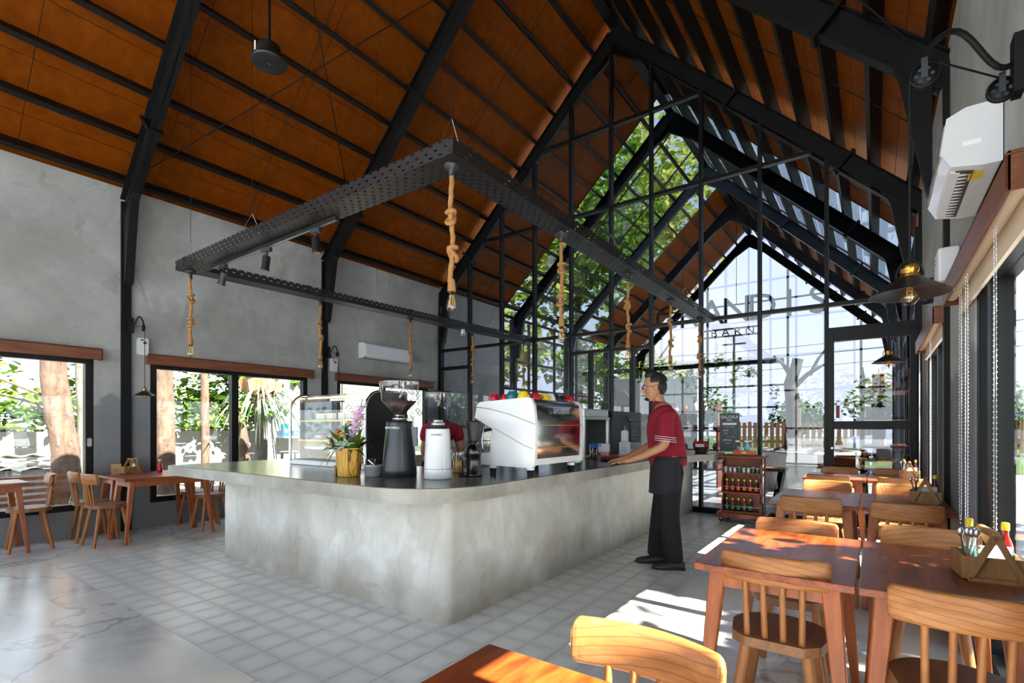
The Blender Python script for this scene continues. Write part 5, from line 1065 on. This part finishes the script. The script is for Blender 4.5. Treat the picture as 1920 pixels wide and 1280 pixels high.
# chair and table beyond the door
r = thing('lounge_armchair', 'orange wood armchair with grey cushion beyond the glass door', 'armchair', (-.42, 9.2, 0), .3)
for x in (-.25,.25):
    for y in (-.23,.23): MB().bar((x,y,.6),(x*1.1,y*1.1,0),.045,.045,(0,1,0),.03,.03).build('leg', M['tableleg'], r)
    MB().bar((x,-.25,.6),(x,.25,.6),.05,.03).build('armrest', M['tableleg'], r)
MB().box(-.24,.24,-.24,.24,.36,.44).build('cushion', plain('grey_cushion', lin(110,112,116), .9), r, .02, 2); MB().box(-.26,.26,.22,.26,.42,.8).build('backrest', M['tableleg'], r, .01, 2)
# yard, fence, car, trees
fe = thing('picket_fence', 'pale vertical picket fence across the far yard', 'fence', (2, 33, 0))
for k in range(60): MB().box(-9+k*.3-.1,-9+k*.3+.1,-.03,.03,0,1.5+.05*(k%2)).build('picket', M['caddy'], fe)
for z in (.35,1.2): MB().box(-9.2,9.2,.03,.08,z,z+.1).build('rail', M['caddy'], fe)
def car(x, y, rz, label):
    r = thing('parked_car', label, 'car', (x, y, -.06), rz); pa = M['carp']
    pr = [(-2.1,.35),(-2.15,.7),(-1.9,.9),(-1.2,.98),(-.55,1.42),(.7,1.45),(1.4,1.02),(2.0,.92),(2.12,.6),(2.08,.3)]
    MB().prism(pr, -.82, .82, 'y').build('body_shell', pa, r, .06, 3); MB().prism([(-1.05,1.0),(-.5,1.38),(.62,1.40),(1.2,1.02)], -.835, .835, 'y').build('side_windows', M['dark'], r)
    for wx in (-1.3,1.3):
        for s in (-1, 1): w = MB().lathe([(.2,-.1),(.32,-.1),(.33,-.05),(.33,.05),(.32,.1),(.2,.1)], 20, T(wx,s*.78,.32) @ RX(PI/2)).build('tyre', M['rubber'], r); MB().lathe([(0,-.09),(.2,-.09),(.2,.09),(0,.09)], 12, T(wx,s*.78,.32) @ RX(PI/2)).build('rim', M['brushed'], w)
M['carp'] = plain('silver_car_paint', lin(150,158,172), .25, .5)
car(1.3, 24.5, .25, 'silver car parked in the far yard')
r = thing('far_house', 'low house with tiled roof beyond the far fence', 'house', (4.5, 44, 0)); MB().box(-5,5,-3,3,0,2.6).build('house_wall', M['valance'], r); MB().prism([(-3.6,2.6),(3.6,2.6),(0,4.4)], -5.6, 5.6, 'x').build('roof', plain('grey_roof_tiles', lin(150,138,132), .8), r); [MB().box(x-.5,x+.5,-3.03,-3,1.0,2.0).build('house_window', M['dark'], r) for x in (-3,0,3)]
r = thing('utility_pole', 'grey utility pole with wires beyond the far gable', 'pole', (-7.2, 34, 0)); MB().cyl((0,0,0),(0,0,7),.1,.07,10).build('pole_shaft', M['greysteel'], r); MB().box(-.7,.7,-.05,.05,6.4,6.5).build('crossarm', M['greysteel'], r)
for z in (5.2,5.9,6.45): MB().tube([(-14+t*28, 0, z-.5*math.sin(PI*t)) for t in [i/14 for i in range(15)]], .018, 5).build('wire', M['steel'], r)
FT = 'trees around the far yard'
for k, (x, y, h, w, lab) in enumerate(((-11,40,4.2,2.6,'round dark tree left of the utility pole'),(-5,46,3.6,2.2,'low dark tree right of the utility pole'),(.5,38,4.4,2.6,'bright green tree above the picket fence'),(4.5,37,4.0,2.4,'bright green tree right of the parked car'),(8.5,30,5.5,3.0,'tall tree at the right of the far yard'),(-16,34,6,3.4,'tall leafy tree at the left of the far yard'))):
    tree('yard_tree', lab, (x,y,0), [(0,0,0),(.1,0,1.2),(0,0,h*.6)], .18, .08, [((0,0,h*.62),(w,w*.8,h*.4),520),((w*.5,0,h*.5),(w*.6,w*.6,h*.3),200)], .42, 'leaf' if k not in (0,1) else 'leafdark', 'bark', (), FT)
# tall crowns over the glazed roof, left
for k, (x, y, z, r3, n, lab) in enumerate(((-9.6,12.4,7.6,(2.6,3.2,3.6),2600,'tall broadleaf tree over the left glass roof, nearest'),(-9.4,17.4,9.0,(3.4,3.4,4.4),3400,'tall broadleaf tree over the left glass roof, middle'),(-9.0,23.5,11.5,(4.2,3.8,5.4),3600,'tall broadleaf tree over the left glass roof, farthest'))):
    tree('tall_tree', lab, (x,y,0), [(0,0,0),(.1,0,3),(0,0,z)], .22, .1, [((0,0,z),r3,n),((.5,0,3.6),(1.8,2.4,1.2),420)], .36, 'vine' if k == 1 else 'roofleaf', 'bark', [((.05,0,3.5),(1.2,.8,5.6),.07),((.05,0,4.0),(-1,-1,6.5),.07)])
# right-hand garden
for k, (x, y, h, w, lab) in enumerate(((1.75,2.05,3.2,.72,'tall dense shrub close outside the nearest right window'),(4.6,6.5,2.0,1.4,'round shrub outside the farther right window'),(5.2,10.5,2.2,1.5,'round shrub outside the entrance hall on the right'),(4.6,-2.0,1.8,1.3,'round shrub outside the right wall behind the camera'))):  # first shrub is added to keep sun off the near table
    tree('garden_shrub', lab, (x,y,0), [(0,0,0),(0,0,h*.6)], .06, .03, [((0,0,h*.6),(w,w*1.2,h*.55),480)], .2, 'leaf')
for k, (x, y, h, w, lab) in enumerate(((8.5,3.4,10.5,2.2,'tall tree in the right-hand garden, nearer'),(8.8,7.2,11,2.4,'tall tree in the right-hand garden, farther'),(-9,-24,6,2.8,'garden tree behind the building, left'),(-2,-26,5.4,2.8,'garden tree behind the building, middle'),(5.5,-24,6,3.0,'garden tree behind the building, right'))):
    tree('garden_tree', lab, (x,y,0), [(0,0,0),(.1,0,1.6),(0,0,h*.6)], .16, .08, [((0,0,h*.66),(w,w,h*.33),900 if x > 8 else 620)], .3, 'leaf')
# ------------------------------------------------------------------ people
def skinned(name, joints, edges, mat, parent, root=0, sub=2):
    me = bpy.data.meshes.new(name); me.from_pydata([j[0] for j in joints], edges, []); o = obj(name, me, mat, parent)
    sk = o.modifiers.new('skin', 'SKIN'); sk.use_smooth_shade = True
    d = me.skin_vertices[0].data
    for i, j in enumerate(joints):
        r = j[1]; d[i].radius = r if isinstance(r, tuple) else (r, r); d[i].use_root = i == root
    s = o.modifiers.new('sub', 'SUBSURF'); s.levels = sub; s.render_levels = sub; return o
def ring(c, rx, ry, n=20, tilt=0): return [(c[0]+rx*math.cos(2*PI*i/n), c[1]+ry*math.sin(2*PI*i/n), c[2]+tilt*math.cos(2*PI*i/n)) for i in range(n)]
def head(r, c, hair_h=.03, glasses=False, beard=False, nod=0):
    Hm = T(*c) @ RY(nod)
    m = MB(); prof = [(-.118,.028,.030,.035),(-.10,.052,.048,.03),(-.075,.068,.060,.018),(-.04,.080,.068,.006),(0,.090,.073,0),(.04,.094,.074,-.004),(.08,.086,.068,-.008),(.11,.062,.05,-.01),(.125,.02,.018,-.01)]
    m.loft([[Hm @ Vector(p) for p in ring((dx,0,z), a, b2)] for z, a, b2, dx in prof])
    m.ell((.098,0,-.018), .02, .013, .026, 10, 7, Hm); m.ell((-.005,.075,-.01), .02, .01, .032, 10, 7, Hm); m.ell((-.005,-.075,-.01), .02, .01, .032, 10, 7, Hm); m.ell((.088,0,-.062), .012, .024, .008, 10, 6, Hm)
    m.loft([[Hm @ Vector(p) for p in ring((dx,0,z), .052, .05)] for z, dx in ((-.22,-.05),(-.15,-.03),(-.07,-.012))])
    h = m.build('head', M['skin'], r)
    k = MB(); k.ell((-.022,0,.046), .10, .08, .088, 18, 10, Hm, 0, PI*.52); k.ell((-.05,0,.005), .062, .078, .085, 16, 8, Hm); k.ell((.012,0,.10+hair_h*.5), .062, .055, .034+hair_h, 14, 8, Hm); k.build('hair', M['hair'], r)
    for s in (-1, 1): MB().ell((.086,s*.03,.008), .008, .013, .007, 10, 6, Hm).build('eye', M['paper'], h); MB().ell((.092,s*.03,.008), .004, .005, .005, 8, 6, Hm).build('iris', M['soy'], h); MB().ell((.09,s*.03,.03), .008, .018, .004, 8, 5, Hm).build('eyebrow', M['hair'], h)
    MB().ell((.094,0,-.066), .008, .022, .004, 10, 6, Hm).build('lips', plain('lips', lin(150,84,72), .5), h)
    if beard: MB().ell((.055,0,-.096), .044, .036, .022, 14, 8, Hm).build('beard', M['hair'], h)
    if glasses:
        gl = MB()
        for s in (-1, 1): gl.tube([Hm @ Vector((.105, s*.032+.022*math.cos(t), .006+.016*math.sin(t))) for t in [i*2*PI/14 for i in range(14)]], .0022, 5, closed=True); gl.tube([Hm @ Vector(p) for p in ((.104,s*.054,.01),(.05,s*.074,.01),(-.01,s*.08,.004))], .002, 5)
        gl.build('glasses', M['dark'], r)
    return h
def hand_joints(J, E, wi, w, d, up, s):
    # palm and five fingers rooted at wrist joint index wi; d forward, up normal of the palm back, s thumb side
    d = Vector(d).normalized(); up = Vector(up).normalized(); sd = d.cross(up)*s; w = Vector(w)
    p = len(J); J.append((w+d*.045, (.028,.013))); E.append((wi, p))
    for k, (o, L) in enumerate(((.028,.072),(.010,.08),(-.009,.074),(-.026,.058))):
        a = len(J); b0 = w+d*.085+sd*o; J.append((b0, .0095)); E.append((p, a)); J.append((b0+d*L*.5-up*.006, .0085)); E.append((a, a+1)); J.append((b0+d*L*.95-up*.02, .0075)); E.append((a+1, a+2))
    a = len(J); J.append((w+d*.035+sd*.035, .011)); E.append((p, a)); J.append((w+d*.065+sd*.056-up*.006, .0095)); E.append((a, a+1)); J.append((w+d*.09+sd*.062-up*.014, .008)); E.append((a+1, a+2))
def shoe(r, x, y, z=0):
    m = MB(); R = []
    for t, w, h in ((-.10,.030,.06),(-.07,.038,.075),(-.01,.038,.08),(.05,.042,.06),(.11,.044,.045),(.155,.036,.035),(.175,.014,.02)): R.append([(x+t, y+w*math.cos(a)*1.0, z+.008+max(0, h*math.sin(a))) for a in [i*2*PI/16 for i in range(16)]])
    m.loft(R); s = m.build('shoe', M['shoe'], r); MB().prism([(x-.105,y-.03),(x+.06,y-.044),(x+.14,y-.04),(x+.178,y),(x+.14,y+.04),(x+.06,y+.044),(x-.105,y+.03)], z, z+.012, 'z').build('sole', M['rubber'], s)
# waiter in the aisle
HD = math.radians(206)
w = thing('person', 'man in crimson polo and black apron resting hands on a tray at the bar', 'person', (-1.50, 4.50, 0), HD)
J = [((0,0,.93),(.08,.11)),((.02,0,1.10),(.085,.12)),((.05,0,1.28),(.095,.13)),((.06,0,1.38),(.08,.12)),((.075,0,1.46),(.05,.05)),((.11,0,1.53),(.05,.05)),
     ((.05,.17,1.355),.055),((.06,.235,1.09),.045),((.24,.19,1.00),.036),((.36,.15,.955),.027), ((.05,-.17,1.355),.055),((.10,-.22,1.10),.045),((.28,-.17,1.0),.036),((.38,-.13,.955),.027),
     ((0,.085,.88),.095),((.01,.095,.48),.062),((-.03,.10,.08),.042), ((.0,-.085,.88),.095),((.06,-.09,.48),.062),((.10,-.10,.08),.042)]
E = [(0,1),(1,2),(2,3),(3,4),(4,5),(3,6),(6,7),(7,8),(8,9),(3,10),(10,11),(11,12),(12,13),(0,14),(14,15),(15,16),(0,17),(17,18),(18,19)]
hand_joints(J, E, 9, J[9][0], (.9,-.15,-.12), (0,0,1), -1); hand_joints(J, E, 13, J[13][0], (.9,.1,-.12), (0,0,1), 1)
skinned('body', J, E, M['skin'], w); head(w, (.125,0,1.605), .02, True, True, .12)
sj = [((.0,0,.86),(.15,.18)),((.005,0,.95),(.15,.182)),((.02,0,1.10),(.138,.172)),((.045,0,1.27),(.135,.175)),((.055,0,1.39),(.09,.12)),((.065,0,1.445),(.06,.062)),((.05,.175,1.365),.078),((.055,.225,1.19),.082),((.058,.235,1.125),.086),((.05,-.175,1.365),.078),((.075,-.215,1.20),.082),((.085,-.222,1.135),.086)]
skinned('polo_shirt', sj, [(0,1),(1,2),(2,3),(3,4),(4,5),(4,6),(6,7),(7,8),(4,9),(9,10),(10,11)], M['shirt'], w)
for k in range(3): MB().tube([(.058+.088*math.cos(t), .234+.088*math.sin(t), 1.128+.018*k+.01*math.cos(t)) for t in [i*2*PI/22 for i in range(22)]], .0022, 5, closed=True).build('sleeve_stripe', M['paper'], w)
tj = [((0,0,.97),(.13,.16)),((.0,0,.88),(.145,.165)),((0,.085,.80),.115),((.01,.095,.48),.095),((-.03,.10,.10),.085),((-.03,.10,.06),.086),((0,-.085,.80),.115),((.06,-.09,.48),.092),((.10,-.10,.10),.085),((.10,-.10,.06),.086)]
skinned('trousers', tj, [(0,1),(1,2),(2,3),(3,4),(4,5),(1,6),(6,7),(7,8),(8,9)], M['trousers'], w)
ap = MB(); vs = []; n = 22
for k, (z, a, b2) in enumerate(((.985,.146,.176),(.95,.152,.182),(.85,.160,.188),(.75,.166,.190),(.66,.170,.190))):
    for i in range(n+1): t = -2.1+4.2*i/n; vs.append((.005+a*math.cos(t), b2*math.sin(t), z+(.06*max(0, abs(t)-1.4) if k == 4 else 0)))
ap.add(vs, [[k*(n+1)+i, k*(n+1)+i+1, (k+1)*(n+1)+i+1, (k+1)*(n+1)+i] for k in range(4) for i in range(n)], True); o = ap.build('waist_apron', M['apron'], w); q = o.modifiers.new('t', 'SOLIDIFY'); q.thickness = .006
MB().tube([(.142*math.cos(t), .172*math.sin(t), .975) for t in [i*2*PI/26 for i in range(26)]], .012, 6, closed=True).build('apron_tie', M['apron'], w)
cl = MB(); cl.loft([ring((.06,0,1.385), .085, .10, 18, .0), ring((.068,0,1.43), .066, .072, 18, .01), ring((.075,0,1.47), .060, .062, 18, .015)], False); o = cl.build('collar', M['shirt'], w); q = o.modifiers.new('t', 'SOLIDIFY'); q.thickness = .008
shoe(w, -.02, .10); shoe(w, .11, -.10)
# second worker bending behind the white grinder
w = thing('person', 'worker in crimson polo bending down behind the white grinder', 'person', (-4.0, 4.14, 0), math.radians(125))
J = [((-.05,0,.90),(.08,.11)),((.05,0,1.06),(.09,.12)),((.20,0,1.18),(.095,.13)),((.30,0,1.22),(.08,.11)),((.38,0,1.22),(.05,.05)),((.44,0,1.20),(.05,.05)),
     ((.28,.18,1.19),.055),((.30,.22,.95),.045),((.42,.16,.82),.036),((.50,.12,.80),.027),((.28,-.18,1.19),.055),((.30,-.22,.95),.045),((.42,-.16,.82),.036),((.50,-.12,.80),.027),((-.05,.09,.85),.095),((0,.10,.46),.062),((-.02,.11,.08),.042),((-.05,-.09,.85),.095),((0,-.10,.46),.062),((-.02,-.11,.08),.042)]
E = [(0,1),(1,2),(2,3),(3,4),(4,5),(3,6),(6,7),(7,8),(8,9),(3,10),(10,11),(11,12),(12,13),(0,14),(14,15),(15,16),(0,17),(17,18),(18,19)]
hand_joints(J, E, 9, J[9][0], (.9,0,-.2), (0,0,1), -1); hand_joints(J, E, 13, J[13][0], (.9,0,-.2), (0,0,1), 1)
skinned('body', J, E, M['skin'], w); head(w, (.50,0,1.20), .01, False, False, .9)
skinned('polo_shirt', [((-.05,0,.88),(.15,.18)),((.05,0,1.07),(.145,.175)),((.19,0,1.18),(.14,.18)),((.30,0,1.22),(.10,.13)),((.28,.185,1.20),.082),((.295,.22,1.06),.084),((.28,-.185,1.20),.082),((.295,-.22,1.06),.084)], [(0,1),(1,2),(2,3),(3,4),(4,5),(3,6),(6,7)], M['shirt'], w)
skinned('trousers', [((-.05,0,.93),(.128,.158)),((-.05,0,.85),(.13,.15)),((-.05,.09,.78),.112),((0,.10,.46),.09),((-.02,.11,.06),.084),((-.05,-.09,.78),.112),((0,-.10,.46),.09),((-.02,-.11,.06),.084)], [(0,1),(1,2),(2,3),(3,4),(1,5),(5,6),(6,7)], M['trousers'], w)
shoe(w, 0, .11); shoe(w, 0, -.11)
